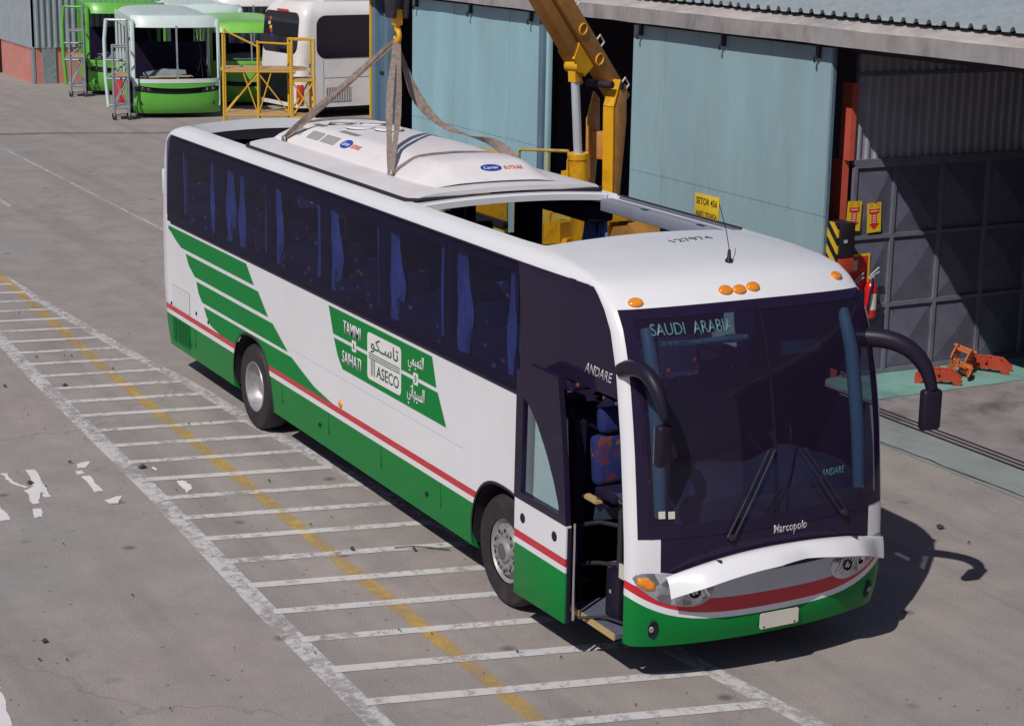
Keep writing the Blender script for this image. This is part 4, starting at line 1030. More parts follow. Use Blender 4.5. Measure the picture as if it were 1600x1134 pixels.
# ---- sliding doors made of boards
def sliding_door(x0, x1, cuts, m, label, z1=4.47):
    d = empty('sliding_door', ((x0+x1)/2, 6.25, 0), label, 'door', 'sliding doors of the workshop')
    xs = [x0]+cuts+[x1]
    for a, b in zip(xs, xs[1:]):
        for lo, hi in ((.06, 2.278), (2.284, z1)):
            g = random.uniform(.0025, .006); y = 6.24+random.uniform(0, .006)
            MB().box((a+g, y, lo), (b-g, 6.285, hi)).build('board', m, d, bevel=.003, seg=1)
    mb = MB(); mb.box((x0, 6.287, .04), (x1, 6.33, z1)); mb.build('door_backing', 'frame_blue', d)
    mb = MB()
    for x in (x0+.25, x1-.25, (x0+x1)/2): mb.box((x-.03, 6.19, 4.32), (x+.03, 6.235, 4.56)); mb.tube([(x, 6.19, 4.36), (x, 6.14, 4.33), (x, 6.16, 4.27)], .018, 6)
    mb.build('roller_hanger', 'dark_steel', d)
    for k in range(int((x1-x0)/.21)):
        x = x0+.1+.21*k
    mb = MB()
    for k in range(int((x1-x0)/.21)):
        x = x0+.1+.21*k
        for z in (2.25, 2.31): mb.lathe([(6.2375, .001), (6.2385, .006), (6.241, .007)], 'y', 6, at=(x, 0, z))
    mb.build('rivets', 'frame_blue', d)
    return d
sliding_door(-8.44, -3.46, [-7.66, -6.66, -5.6, -4.52], 'door_blue', 'light blue boarded sliding door behind the lifting slings, left of the crane')
sliding_door(-.50, 4.38, [.40, 1.30, 2.20, 3.06, 3.96], 'door_grey_blue', 'grey-blue boarded sliding door carrying the yellow sector sign')
mb = MB(); mb.box((-3.44, 6.22, .05), (-3.30, 6.34, 4.47)); mb.build('jamb_post', 'frame_blue', WS, bevel=.008)
mb = MB(); mb.box((-3.26, 6.26, .05), (-3.17, 6.34, 4.47)); mb.build('jamb_post', 'door_blue', WS, bevel=.008)
# sector sign
sg = MB().box((1.36, 6.226, 1.78), (1.98, 6.236, 2.185)).build('wall_sign', 'sign_yellow', bevel=.004)
tag(sg, 'yellow sector sign with black lettering on the grey-blue door', 'sign')
text_mesh('lettering', 'SETOR 456', 'sign_black', (1.67, 6.2255, 2.085), (1, 0, 0), (0, 0, 1), .54, .10, sg, bold=.02)
text_mesh('lettering', 'ASSIST. TÉCNICA', 'sign_black', (1.67, 6.2255, 1.91), (1, 0, 0), (0, 0, 1), .55, .085, sg, bold=.02)

# ---- steel gate with pressed pyramid panels
GT = empty('steel_gate', (4.25, 9.0, 0), 'dark grey steel gate of pressed diamond panels in the right-hand bay', 'gate')
zc = [0.05, .975, 1.935, 2.90]; yc = [6.84]+[7.51+.82*k for k in range(6)]
mb = MB()
panel_me = None
for i in range(3):
    for k in range(6):
        y0, y1, z0, z1 = yc[k]+.03, yc[k+1]-.03, zc[i]+.03, zc[i+1]-.03
        m_ = MB(); c = ((y0+y1)/2, (z0+z1)/2)
        P = [(4.225, y0, z0), (4.225, y1, z0), (4.225, y1, z1), (4.225, y0, z1), (4.285, c[0], c[1])]
        Q = [(4.215, y, z) for _, y, z in P[:4]]
        m_.add(P+Q, [(0, 1, 4), (1, 2, 4), (2, 3, 4), (3, 0, 4), (8, 7, 6, 5), (0, 5, 6, 1), (1, 6, 7, 2), (2, 7, 8, 3), (3, 8, 5, 0)])
        m_.build('pressed_panel', 'gate_steel', GT)
for z in zc: MB().box((4.205, yc[0], z-.028), (4.262, yc[-1], z+.028)).build('gate_rail', 'gate_frame', GT)
for y in yc:
    for a, b in zip(zc, zc[1:]): MB().box((4.207, y-.026, a+.0285), (4.265, y+.026, b-.0285)).build('gate_stile', 'gate_frame', GT)

# ---- fire signs, extinguishers, box, hazard plate
def fire_sign(y, z, tilt, label):
    s_ = MB(); s_.T = Matrix.Translation((4.275, y, z)) @ Matrix.Rotation(tilt, 4, 'X')
    s_.box((0, -.115, -.2), (.006, .115, .2)); o = s_.build('fire_sign', 'sign_yellow'); tag(o, label, 'sign', 'fire extinguisher signs on the gate')
    a = MB(); a.T = s_.T
    a.prism([(.0062, -.085, .13), (.0062, -.05, .115), (.0062, .05, .115), (.0062, .085, .13), (.0062, .085, .06), (.0062, .045, .05), (.0062, .045, -.08), (.0062, .09, -.08), (.0062, 0, -.165), (.0062, -.09, -.08), (.0062, -.045, -.08), (.0062, -.045, .05), (.0062, -.085, .06)], (.002, 0, 0)); a.build('red_arrow', 'sign_red', o)
    a = MB(); a.T = s_.T
    for z_ in (.03, 0, -.03, -.06): a.box((.0084, -.028, z_-.006), (.009, .028, z_+.006))
    a.box((.0084, -.06, .082), (.009, .06, .094)); a.build('sign_print', 'letter_road_paint', o)
    for yy in (-.05, .06):
        a = MB(); a.T = s_.T
        a.lathe([(.0064, .022), (.0066, .026), (.0066, .018), (.0064, .022)], 'x', 12, at=(0, yy, .165)); a.build('sign_ring', 'sign_red', o)
    return o
fire_sign(6.83, 2.24, -.03, 'left yellow sign with a red arrow, half hidden by the black box')
fire_sign(7.17, 2.20, .05, 'right yellow sign with a red arrow above the red extinguisher board')
bd = MB().box((4.275, 6.80, .85), (4.285, 7.14, 1.72)).build('extinguisher_board', 'sign_yellow'); tag(bd, 'red board with yellow border behind the fire extinguishers', 'board')
MB().box((4.2855, 6.80, .87), (4.289, 7.105, 1.69)).build('board_face', 'sign_red', bd); MB().box((4.2895, 6.83, 1.5), (4.291, 6.93, 1.64)).build('board_notice', 'plate_cream', bd)
def extinguisher(y, z, label, sc=1.0):
    e = empty('fire_extinguisher', (4.39, y, z), label, 'extinguisher', 'extinguishers on the red board')
    mb = MB(); mb.lathe([(0, .001), (0, .075), (.03, .088), (.40, .088), (.47, .065), (.50, .03), (.53, .028)], 'z', 20, at=(4.39, y, z)); mb.build('cylinder', 'extinguisher_red', e, smooth=40)
    mb = MB(); mb.box((4.37, y-.03, z+.53), (4.41, y+.03, z+.57)); mb.bar((4.39, y-.02, z+.56), (4.39, y+.13, z+.62), .02, .012); mb.bar((4.39, y-.02, z+.58), (4.39, y+.12, z+.68), .02, .012); mb.build('valve', 'piston_steel', e)
    mb = MB(); mb.tube(bez((4.42, y, z+.54), (4.56, y-.12, z+.5), (4.47, y-.10, z+.12), 10), .014, 8); mb.build('hose', 'black_trim', e, smooth=50)
    rows = [[(4.39+.0895*cos(radians(a)), y+.0895*sin(radians(a)), zz) for a in range(-40, 41, 10)] for zz in (z+.12, z+.34)]
    MB().grid(rows).build('instruction_label', 'plate_cream', e, smooth=60)
    MB().tube([(4.27, y, z+.44), (4.33, y, z+.44)], .02, 8).build('wall_bracket', 'dark_steel', e)
extinguisher(7.10, .86, 'red fire extinguisher hanging at the right of the red board'); extinguisher(6.84, .80, 'red fire extinguisher at the left of the board, mostly hidden by the coach')
bx = empty('switch_box', (4.5, 6.5, 1.9), 'black equipment box between the red column and the signs', 'box')
MB().box((4.32, 6.36, 1.76), (4.62, 6.60, 2.22)).build('box_body', 'sign_black', bx, bevel=.012)
MB().box((4.30, 6.355, 1.55), (4.62, 6.60, 1.75)).build('box_base', 'jack_red', bx, bevel=.01)
MB().box((4.622, 6.42, 1.96), (4.634, 6.47, 2.0)).build('box_latch', 'piston_steel', bx)
hz = MB().box((4.20, 6.325, 1.60), (4.60, 6.35, 2.22)).build('hazard_plate', 'hazard_stripes'); tag(hz, 'black and yellow striped warning plate at the foot of the red column', 'warning plate')

# ---- orange axle stands on the teal floor
def stand(loc, rz, m, label, tip=0.0):
    e = empty('axle_stand', (0, 0, 0), label, 'axle stand', 'steel stands heaped on the teal floor')
    T = Matrix.Translation(loc) @ Matrix.Rotation(rz, 4, 'Z') @ Matrix.Rotation(tip*.9, 4, 'X') @ Matrix.Rotation(tip*.6, 4, 'Y') @ Matrix.Scale(.74, 4)
    e.location = loc
    for s in (-1, 1):
        mb = MB(); mb.T = T
        mb.prism([(-.42, s*.12, 0), (-.30, s*.12, 0), (-.24, s*.12, .07), (.24, s*.12, .07), (.30, s*.12, 0), (.42, s*.12, 0), (.42, s*.12, .12), (.24, s*.12, .26), (-.24, s*.12, .26), (-.42, s*.12, .12)], (0, s*.03, 0)); mb.build('side_plate', m, e, bevel=.006, seg=1)
    mb = MB(); mb.T = T
    mb.bar((-.2, -.12, .2), (-.2, .12, .2), .06, .06); mb.build('cross_bar', m, e)
    mb = MB(); mb.T = T; mb.bar((.2, -.12, .2), (.2, .12, .2), .06, .06); mb.build('cross_bar', m, e)
    mb = MB(); mb.T = T; mb.tube([(0, -.22, .23), (0, .22, .23)], .028, 10); mb.build('pin', m, e)
stand((5.0, 7.85, .017), .85, 'jack_red', 'dark red steel stand lying at the front left of the heap', 0)
stand((4.85, 8.30, .05), 2.5, 'jack_orange', 'ochre steel stand tipped on its side in the middle of the heap', .5)
stand((4.75, 8.95, .017), .6, 'jack_red', 'red-orange steel stand at the right end of the heap', 0)
stand((4.7, 8.5, .20), 2.2, 'jack_orange', 'orange steel stand resting across the top of the heap', .3)

# ================================================================== CRANE TRUCK
CT = empty('crane_truck', (1.5, 3.4, 0), 'yellow loader crane truck parked between the coach and the workshop', 'crane truck')
mb = MB(); mb.box((-3.2, 2.75, .75), (6.2, 3.0, .95)); mb.box((-3.2, 3.8, .75), (6.2, 4.05, .95))
for x in (-2.5, 0, 2.5, 5.5): mb.box((x, 3.0, .78), (x+.12, 3.8, .92))
mb.build('chassis', 'dark_steel', CT)
MB().box((-.9, 2.3, 1.1), (2.9, 4.5, 1.22)).build('deck', 'dark_steel', CT)
MB().box((-.9, 2.26, 1.23), (2.95, 2.32, 1.72)).build('side_board', 'body_yellow', CT, bevel=.01)
MB().box((-.9, 2.26, 1.74), (2.95, 2.32, 2.14)).build('side_board', 'body_yellow', CT, bevel=.01)
MB().box((-.9, 2.25, 2.15), (2.95, 2.33, 2.24)).build('top_rail', 'dark_steel', CT)
MB().box((-.9, 4.45, 1.23), (2.95, 4.5, 1.9)).build('side_board', 'body_yellow', CT, bevel=.01)
cb = MB(); cb.prism([(-3.3, 2.3, .9), (-3.3, 2.3, 1.8), (-3.05, 2.3, 2.50), (-1.15, 2.3, 2.54), (-1.1, 2.3, .9)], (0, 2.2, 0)); cab = cb.build('cab', 'crane_yellow', CT, bevel=.06, seg=3)
MB().box((-2.6, 2.285, 1.8), (-1.5, 2.297, 2.45)).build('cab_window', 'bus_dark_glass', cab); MB().box((-2.0, 3.0, 2.54), (-1.7, 3.6, 2.64)).build('beacon', 'amber_lens', cab, bevel=.03)
MB().prism([(-3.307, 2.5, 1.82), (-3.307, 4.3, 1.82), (-3.08, 4.3, 2.5), (-3.08, 2.5, 2.5)], (.01, 0, 0)).build('cab_window', 'bus_dark_glass', cab)
for x in (-2.4, 1.6, 2.75, 5.6):
    for s, y in ((1, 2.30), (-1, 4.5)):
        mb = MB(); mb.lathe([(y+s*a, rad*.96) for a, rad in TYRE], 'y', 32, at=(x, 0, .5)); o = mb.build('wheel', 'rubber', CT, smooth=35)
        mb = MB(); mb.lathe([(y+s*.02, .29), (y+s*.1, .25), (y+s*.12, .001)], 'y', 24, at=(x, 0, .5)); mb.build('rim', 'crane_yellow', o, smooth=35)
# crane column and boom in the boom's own vertical plane
CB = Vector((3.42, 3.45, 0)); AD = Vector((1.15, -3.45, 0)).normalized(); SDV = Vector((-AD.y, AD.x, 0))
TC = Matrix((AD, SDV, Vector((0, 0, 1)))).transposed().to_4x4(); TC.translation = CB   # local: x forward, y sideways (+ = towards front of coach), z up
def cbx(a, b, name, m, par=CT, bevel=.01):
    mb = MB(); mb.T = TC; mb.box(a, b); return mb.build(name, m, par, bevel=bevel)
cbx((-.35, -.6, .95), (.35, .6, 1.35), 'crane_base', 'crane_yellow')
mb = MB(); mb.T = TC; mb.lathe([(1.35, .30), (1.75, .28), (1.8, .2)], 'z', 24); mb.build('slew_ring', 'crane_yellow', CT, smooth=40)
# column: yellow front plate, sides painted as the same yellow in shade
mb = MB(); mb.T = TC
mb.prism([(-.02, .19, 1.6), (.06, .19, 1.6), (.10, .19, 3.72), (-.02, .19, 4.05), (-.12, .19, 4.0), (-.14, .19, 3.55), (-.05, .19, 2.6)], (0, .05, 0)); col = mb.build('column', 'crane_shade_brown', CT, bevel=.008)
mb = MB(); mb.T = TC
mb.prism([(-.06, -.24, 1.6), (.06, -.24, 1.6), (.10, -.24, 3.55), (-.02, -.24, 3.9), (-.12, -.24, 3.8), (-.14, -.24, 3.4), (-.05, -.24, 2.5)], (0, .04, 0)); mb.build('column', 'crane_shade_brown', CT, bevel=.008)
cbx((-.08, -.199, 3.05), (.05, .189, 3.40), 'column_web', 'crane_shade_brown'); cbx((-.03, -.199, 1.75), (.045, .189, 2.5), 'column_web', 'crane_shade_brown')
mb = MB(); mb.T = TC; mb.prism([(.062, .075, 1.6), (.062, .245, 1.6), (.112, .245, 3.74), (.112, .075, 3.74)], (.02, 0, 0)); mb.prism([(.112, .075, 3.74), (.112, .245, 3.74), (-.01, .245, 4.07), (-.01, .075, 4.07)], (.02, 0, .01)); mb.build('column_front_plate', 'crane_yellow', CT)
# boom
EL = radians(47.5); bo = Vector((-.12, 0, 3.88)); bd_ = Vector((cos(EL), 0, sin(EL))); bu = Vector((-sin(EL), 0, cos(EL)))
def bpt(a, y, h): return bo+bd_*a+bu*h+Vector((0, y, 0))
def bbox(a0, a1, y0, y1, h0, h1, name, m, par=CT, bevel=.012):
    mb = MB(); mb.T = TC
    v = [bpt(a, y, h) for h in (h0, h1) for a, y in ((a0, y0), (a1, y0), (a1, y1), (a0, y1))]
    mb.add(v, [(3, 2, 1, 0), (4, 5, 6, 7), (0, 1, 5, 4), (1, 2, 6, 5), (2, 3, 7, 6), (3, 0, 4, 7)]); return mb.build(name, m, par, bevel=bevel)
boom = bbox(-.16, 4.4, -.07, .13, -.09, .14, 'boom', 'crane_shade_brown')
bbox(.66, 4.0, -.13, .08, -.27, -.11, 'folding_arm', 'crane_shade_brown')
bbox(4.41, 5.7, -.06, .11, -.08, .12, 'boom_extension', 'crane_shade_brown')
mb = MB(); mb.T = TC; mb.tube([bpt(.42, -.13, -.24), bpt(1.0, -.13, -.24)], .04, 12); mb.build('arm_cylinder', 'crane_shade_brown', CT, smooth=50)
for a in (.0, .75, 1.45, 2.2, 2.9):
    mb = MB(); mb.T = TC; mb.tube([bpt(a-.06, .10, .14), bpt(a-.06, .10, .23), bpt(a+.06, .10, .23), bpt(a+.06, .10, .14)], .012, 6); mb.build('hose_guide', 'plate_cream', CT)
for a, h in ((.62, .0), (1.12, .02)):
    mb = MB(); mb.T = TC; c = bpt(a, .142, h); ring = [c+bd_*(.062*cos(t))+bu*(.075*sin(t)) for t in [2*pi*k/16 for k in range(17)]]; mb.tube(ring, .011, 6); mb.build('boom_eye', 'crane_yellow', boom)
mb = MB(); mb.T = TC
mb.grid([[bpt(1.95, y, h) for y, h in ((.132, -.09), (.132, .142), (-.07, .142))], [bpt(1.99, y, h) for y, h in ((.134, -.09), (.134, .144), (-.07, .144))]]); mb.build('boom_band', 'sign_yellow', boom)
for a in (2.65,):
    for y in (.14, -.20):
        mb = MB(); mb.T = TC; mb.prism([bpt(a, y, -.36), bpt(a+.26, y, -.36), bpt(a+.30, y, -.05), bpt(a-.02, y, -.05)], (0, .04, 0)); mb.build('knuckle_lug', 'crane_yellow', boom, bevel=.01)
mb = MB(); mb.T = TC; mb.tube([bpt(2.8, -.24, -.27), bpt(2.8, .22, -.27)], .05, 14); mb.build('knuckle_pin', 'dark_steel', boom, smooth=50)
for a, h in ((.15, .02), (.30, -.30)):
    mb = MB(); mb.T = TC; mb.tube([bpt(a, -.16, h*.4), bpt(a, .25, h*.4)], .045, 12); mb.build('pivot_pin', 'dark_steel', boom, smooth=50)
# lift cylinder
p0 = Vector((.32, -.02, 1.45)); p1 = bpt(.76, -.02, -.26)
mb = MB(); mb.T = TC; mb.tube([p0, lerp(p0, p1, .60)], .125, 24); mb.tube([lerp(p0, p1, .585), lerp(p0, p1, .61)], .135, 24); cyl = mb.build('lift_cylinder', 'crane_yellow', CT, smooth=50)
mb = MB(); mb.T = TC; mb.tube([lerp(p0, p1, .60), lerp(p0, p1, .95)], .055, 18); mb.build('piston_rod', 'piston_steel', cyl, smooth=50)
mb = MB(); mb.T = TC; q = p1; mb.tube([q+Vector((0, -.11, -.0)), q+Vector((0, .11, -.0))], .085, 16); mb.bar(lerp(p0, p1, .93), p1, .12, .12); mb.prism([bpt(.62, .06, -.30), bpt(.92, .06, -.30), bpt(1.0, .06, -.10), bpt(.6, .06, -.10)], (0, .035, 0)); mb.build('rod_eye', 'crane_yellow', cyl, smooth=50)
mb = MB(); mb.T = TC; q = lerp(p0, p1, .5); mb.box(tuple(q+Vector((-.05, -.26, -.10))), tuple(q+Vector((.05, -.14, .06)))); mb.tube([q+Vector((0, -.2, .05)), q+Vector((0, -.2, .2)), q+Vector((0, -.14, .28)), q+Vector((0, -.08, .25))], .012, 6); mb.build('valve_block', 'crane_yellow', cyl, smooth=40)
# base cluster seen through the roof hatch
mb = MB(); mb.T = TC; mb.prism([(.05, -.45, 1.4), (.45, -.45, 1.4), (.45, -.45, 1.75), (.25, -.45, 2.0), (.05, -.45, 2.0)], (0, .08, 0)); mb.prism([(.05, .2, 1.4), (.45, .2, 1.4), (.45, .2, 1.75), (.25, .2, 2.0), (.05, .2, 2.0)], (0, .08, 0))
mb.tube([(.3, -.5, 1.72), (.3, .32, 1.72)], .12, 16); mb.build('base_bracket', 'crane_yellow', CT, smooth=40)
mb = MB(); mb.T = TC; mb.tube([(.2, -.75, 1.3), (.2, -.75, 2.15)], .08, 14); mb.tube([(.2, -.75, 2.15), (.2, -.72, 2.3), (.15, -.4, 2.36), (.1, -.2, 2.3)], .02, 8); mb.box((.05, -.66, 1.75), (.3, -.46, 2.2)); mb.build('slew_cylinder', 'crane_yellow', CT, smooth=40)
# outrigger frame to the right of the column
mb = MB(); mb.prism([(4.75, 2.55, 1.2), (4.98, 2.55, 1.2), (4.98, 2.55, 2.35), (5.10, 2.55, 2.55), (5.45, 2.55, 2.62), (5.45, 2.55, 2.75), (4.95, 2.55, 2.72), (4.75, 2.55, 2.5)], (0, .10, 0)); mb.build('outrigger_frame', 'crane_yellow', CT, bevel=.01)
mb = MB(); mb.prism([(4.985, 2.6, 1.2), (5.6, 2.6, 1.2), (5.75, 2.6, 2.45), (5.4, 2.6, 2.61), (5.12, 2.6, 2.54), (4.985, 2.6, 2.34)], (0, .5, 0)); mb.build('outrigger_housing', 'crane_shade_brown', CT, bevel=.02)
mb = MB(); mb.prism([(5.1, 2.585, 1.9), (5.3, 2.585, 2.1), (5.72, 2.585, 2.2), (5.72, 2.585, 1.2), (5.1, 2.585, 1.2)], (0, .01, 0)); mb.tube([(5.55, 2.57, 2.32), (5.55, 2.62, 2.32)], .09, 14); mb.build('control_plate', 'dark_steel', CT)
# guard rail beside the lift cylinder
mb = MB(); mb.tube([(1.40, 3.3, 2.3), (1.40, 3.3, 2.90), (1.44, 3.3, 2.95), (2.75, 3.3, 3.08)], .022, 8); mb.tube([(2.2, 3.3, 2.5), (2.2, 3.3, 3.02)], .018, 8); mb.bar((1.5, 3.3, 2.52), (2.3, 3.3, 2.60), .1, .05); mb.build('guard_rail', 'body_yellow', CT, smooth=50)

# ================================================================== LIFTED ROOF PANEL WITH AIR CONDITIONER
RP = empty('roof_hatch_panel', (5, 0, 3.37), 'white roof panel carrying an air-conditioning unit, hanging just above the coach roof', 'roof panel')
def slabpt(x, y, z): return (x, y, z+.05*(1-(y/1.15)**2))
outline = []
X0, X1, Y1, rc = 2.62, 7.42, 1.13, .16
for cx, cy, a in ((X1-rc, Y1-rc, 0), (X0+rc, Y1-rc, 90), (X0+rc, -Y1+rc, 180), (X1-rc, -Y1+rc, 270)):
    for k in range(7): outline.append((cx+rc*cos(radians(a+15*k)), cy+rc*sin(radians(a+15*k))))
def ring_rows(zs_ins):
    rows = []
    for z, ins in zs_ins:
        row = []
        for x, y in outline:
            fx = (x-(X0+X1)/2)/((X1-X0)/2); fy = y/Y1
            row.append(slabpt(x-ins*math.copysign(1, fx), y-ins*math.copysign(1, fy), z))
        rows.append(row+[row[0]])
    return rows
MB().grid(ring_rows([(3.336, .03), (3.336, .0), (3.358, .0), (3.360, .02)])).build('gasket', 'gasket', RP, smooth=30)
mb = MB()
xs_ = [X0+.02+(X1-X0-.04)*i/24 for i in range(25)]
def hw(x):
    e = min(x-X0, X1-x); return Y1-.02-(rc-sqrt(max(0, rc*rc-(rc-min(rc, e))**2)) if e < rc else 0)
top = [[slabpt(x, hw(x)*(2*k/16-1), 3.384-.018*(abs(2*k/16-1)**12)) for k in range(17)] for x in xs_]
bot = [[slabpt(x, hw(x)*(2*k/16-1), 3.338) for k in range(17)] for x in xs_]
mb.grid(top); mb.grid(bot)
mb.grid([[q[0] for q in top], [q[0] for q in bot]]); mb.grid([[q[-1] for q in top], [q[-1] for q in bot]]); mb.grid([top[0], bot[0]]); mb.grid([top[-1], bot[-1]])
mb.build('panel_skin', 'roof_white', RP, smooth=35, weld=True)
# air-conditioner cover as a lofted shell: half-widths and heights along x
AC = [(2.62, .67, .05), (2.66, .68, .12), (2.82, .68, .185), (3.0, .675, .20), (4.6, .68, .205), (5.75, .68, .20), (5.98, .67, .178), (6.14, .67, .17), (6.28, .685, .19), (6.38, .69, .20), (6.70, .685, .195), (6.80, .675, .175), (7.03, .65, .075), (7.12, .64, .02)]
def acpt(x, s):
    """s in -1..1 across"""
    w0 = interp([(a, b) for a, b, c in AC], x); h = interp([(a, c) for a, b, c in AC], x)
    prof = [(-1.02, 0), (-1.0, .14), (-.93, .36), (-.70, .84), (-.62, .93), (-.4, .985), (0, 1.02), (.4, .985), (.62, .93), (.70, .84), (.93, .36), (1.0, .14), (1.02, 0)]
    i = (s+1)/2*(len(prof)-1); k = min(int(i), len(prof)-2); q = i-k
    py, pz = lerp(prof[k][0], prof[k+1][0], q), lerp(prof[k][1], prof[k+1][1], q)
    y = py*w0*1.05; return Vector((x, y, slabpt(x, y, 3.382)[2]+pz*h*1.05))
def acoff(x, s, off):
    e = .01; a = acpt(x+e, s)-acpt(x-e, s); b = acpt(x, min(1, s+e))-acpt(x, max(-1, s-e)); n = a.cross(b).normalized()
    if n.z < 0: n = -n
    return acpt(x, s)+n*off
xa = [2.62, 2.64, 2.66, 2.74, 2.82, 2.9, 3.0, 3.1]+[3.1+.25*k for k in range(1, 11)]+[5.7, 5.85, 5.98, 6.05, 6.12, 6.2, 6.28, 6.33, 6.38, 6.54, 6.70, 6.75, 6.80, 6.92, 7.03, 7.08, 7.12]
ac = MB(); ac.grid([[acpt(x, -1+2*k/36) for k in range(37)] for x in xa])
ac.add([acpt(xa[-1], -1+2*k/36) for k in range(37)], [tuple(range(37))]); ac.add([acpt(xa[0], -1+2*k/36) for k in range(37)], [tuple(range(37))])
acu = ac.build('ac_cover', 'gel_white', RP, smooth=17, weld=True)
mb = MB()
rows = [[acpt(x, s)+Vector((0, (-.006 if s < 0 else .006), -.004)) for x in xa] for s in (-1, -.985)]
mb.grid(rows); mb.grid([[acpt(7.12, -1+2*k/36)+Vector((.006, 0, -.012*z)) for k in range(37)] for z in (0, 1)]); mb.build('cover_seal', 'gasket', RP)
def acpatch(name, m, x0, x1, s0, s1, off=.003, par=acu):
    return MB().grid([[acoff(lerp(x0, x1, i/8), lerp(s0, s1, k/4), off) for k in range(5)] for i in range(9)]).build(name, m, par, solid=.0015)
S0, S1 = -.64, -.52
for x0, x1 in ((2.86, 3.25), (3.30, 3.42), (3.46, 3.82), (3.88, 4.28)):
    if x1-x0 < .2: continue
    acpatch('intake_grille', 'grille_grey', x0, x1, -.645, -.535)
    for k in range(9): acpatch('grille_bar', 'roof_white', x0+.01, x1-.01, -.64+.0115*k, -.637+.0115*k, .006)
for x0, x1 in ((3.2, 3.5), (4.0, 4.5)): acpatch('intake_grille', 'grille_grey', x0, x1, -.35, -.26)
for x, y in ((3.40, -.15), (3.63, .15), (3.93, -.14), (4.28, .06)):
    z = acpt(x, y/.7).z+.006
    fr = MB(); fr.lathe([(z, .168), (z+.022, .168), (z+.028, .160), (z+.024, .145), (z+.022, .001)], 'z', 28, at=(x, y, 0)); fo = fr.build('fan_ring', 'gel_white', acu, smooth=40)
    mb = MB(); mb.lathe([(z-.004, .169), (z+.008, .169)], 'z', 28, at=(x, y, 0)); mb.build('fan_gap', 'gasket', acu)
# badges on the cover
def badge(c, X, U, wd):
    X, U = Vector(X).normalized(), Vector(U); U = (U-X*U.dot(X)).normalized(); N = X.cross(U); c = Vector(c)+N*.004
    el = [c+X*(wd/2*cos(2*pi*k/28))+U*(wd*.26*sin(2*pi*k/28)) for k in range(28)]
    o = MB().prism([tuple(q) for q in el], tuple(N*.002)).build('maker_badge', 'blue_logo', acu)
    text_mesh('badge_lettering', 'Carrier', 'white_vinyl', c+N*.0025, X, U, wd*.72, wd*.22, acu, bold=.02, shear=.2, depth=.001)
    text_mesh('model_lettering', 'SUTRAK', 'orange_print', c+X*(wd*1.06)-U*.005, X, U, wd*.92, wd*.24, acu, bold=.02, depth=.001)
a, b = acoff(4.55, -.62, 0), acoff(4.55, -.55, 0)
badge((a+b)/2, (1, 0, 0), b-a, .27)
a, b = acoff(6.98, .02, 0), acoff(6.88, .02, 0)
badge((a+b)/2+Vector((0, -.02, 0)), (0, 1, 0), b-a, .24)

# ---- hook block and slings
HK = Vector((4.62, 0, 4.86))
H = empty('crane_hook', tuple(HK), 'yellow crane hook block hanging over the coach roof', 'crane hook')
mb = MB()
for s in (-1, 1): mb.prism([HK+Vector((-.11, s*.05, .08)), HK+Vector((.11, s*.05, .08)), HK+Vector((.15, s*.05, .42)), HK+Vector((-.15, s*.05, .42))], (0, s*.05, 0))
mb.build('hook_block', 'dark_steel', H, bevel=.015)
mb = MB(); mb.box(tuple(HK+Vector((-.06, -.048, .0))), tuple(HK+Vector((.06, .048, .18)))); mb.build('hook_housing', 'crane_yellow', H, bevel=.015)
mb = MB(); P = [HK+Vector((0, 0, .0)), HK+Vector((0, 0, -.05))]+[HK+Vector((.065*sin(t)*1.0, 0, -.115+.065*cos(t))) for t in [pi*k/10*1.45 for k in range(11)]]
mb.tube(P, [.035, .03]+[.03]*8+[.026, .022, .012], 10); mb.build('hook', 'crane_yellow', H, smooth=60)
tipz = bpt(5.2, 0, 0)
mb = MB()
for s in (-.035, .035): mb.tube([HK+Vector((s, 0, .4)), HK+Vector((s, 0, 2.9))], .008, 6)
mb.build('hoist_rope', 'dark_steel', H)
HB = HK+Vector((0, 0, -.17))
CAMD = Vector((.92, -.38, 0))
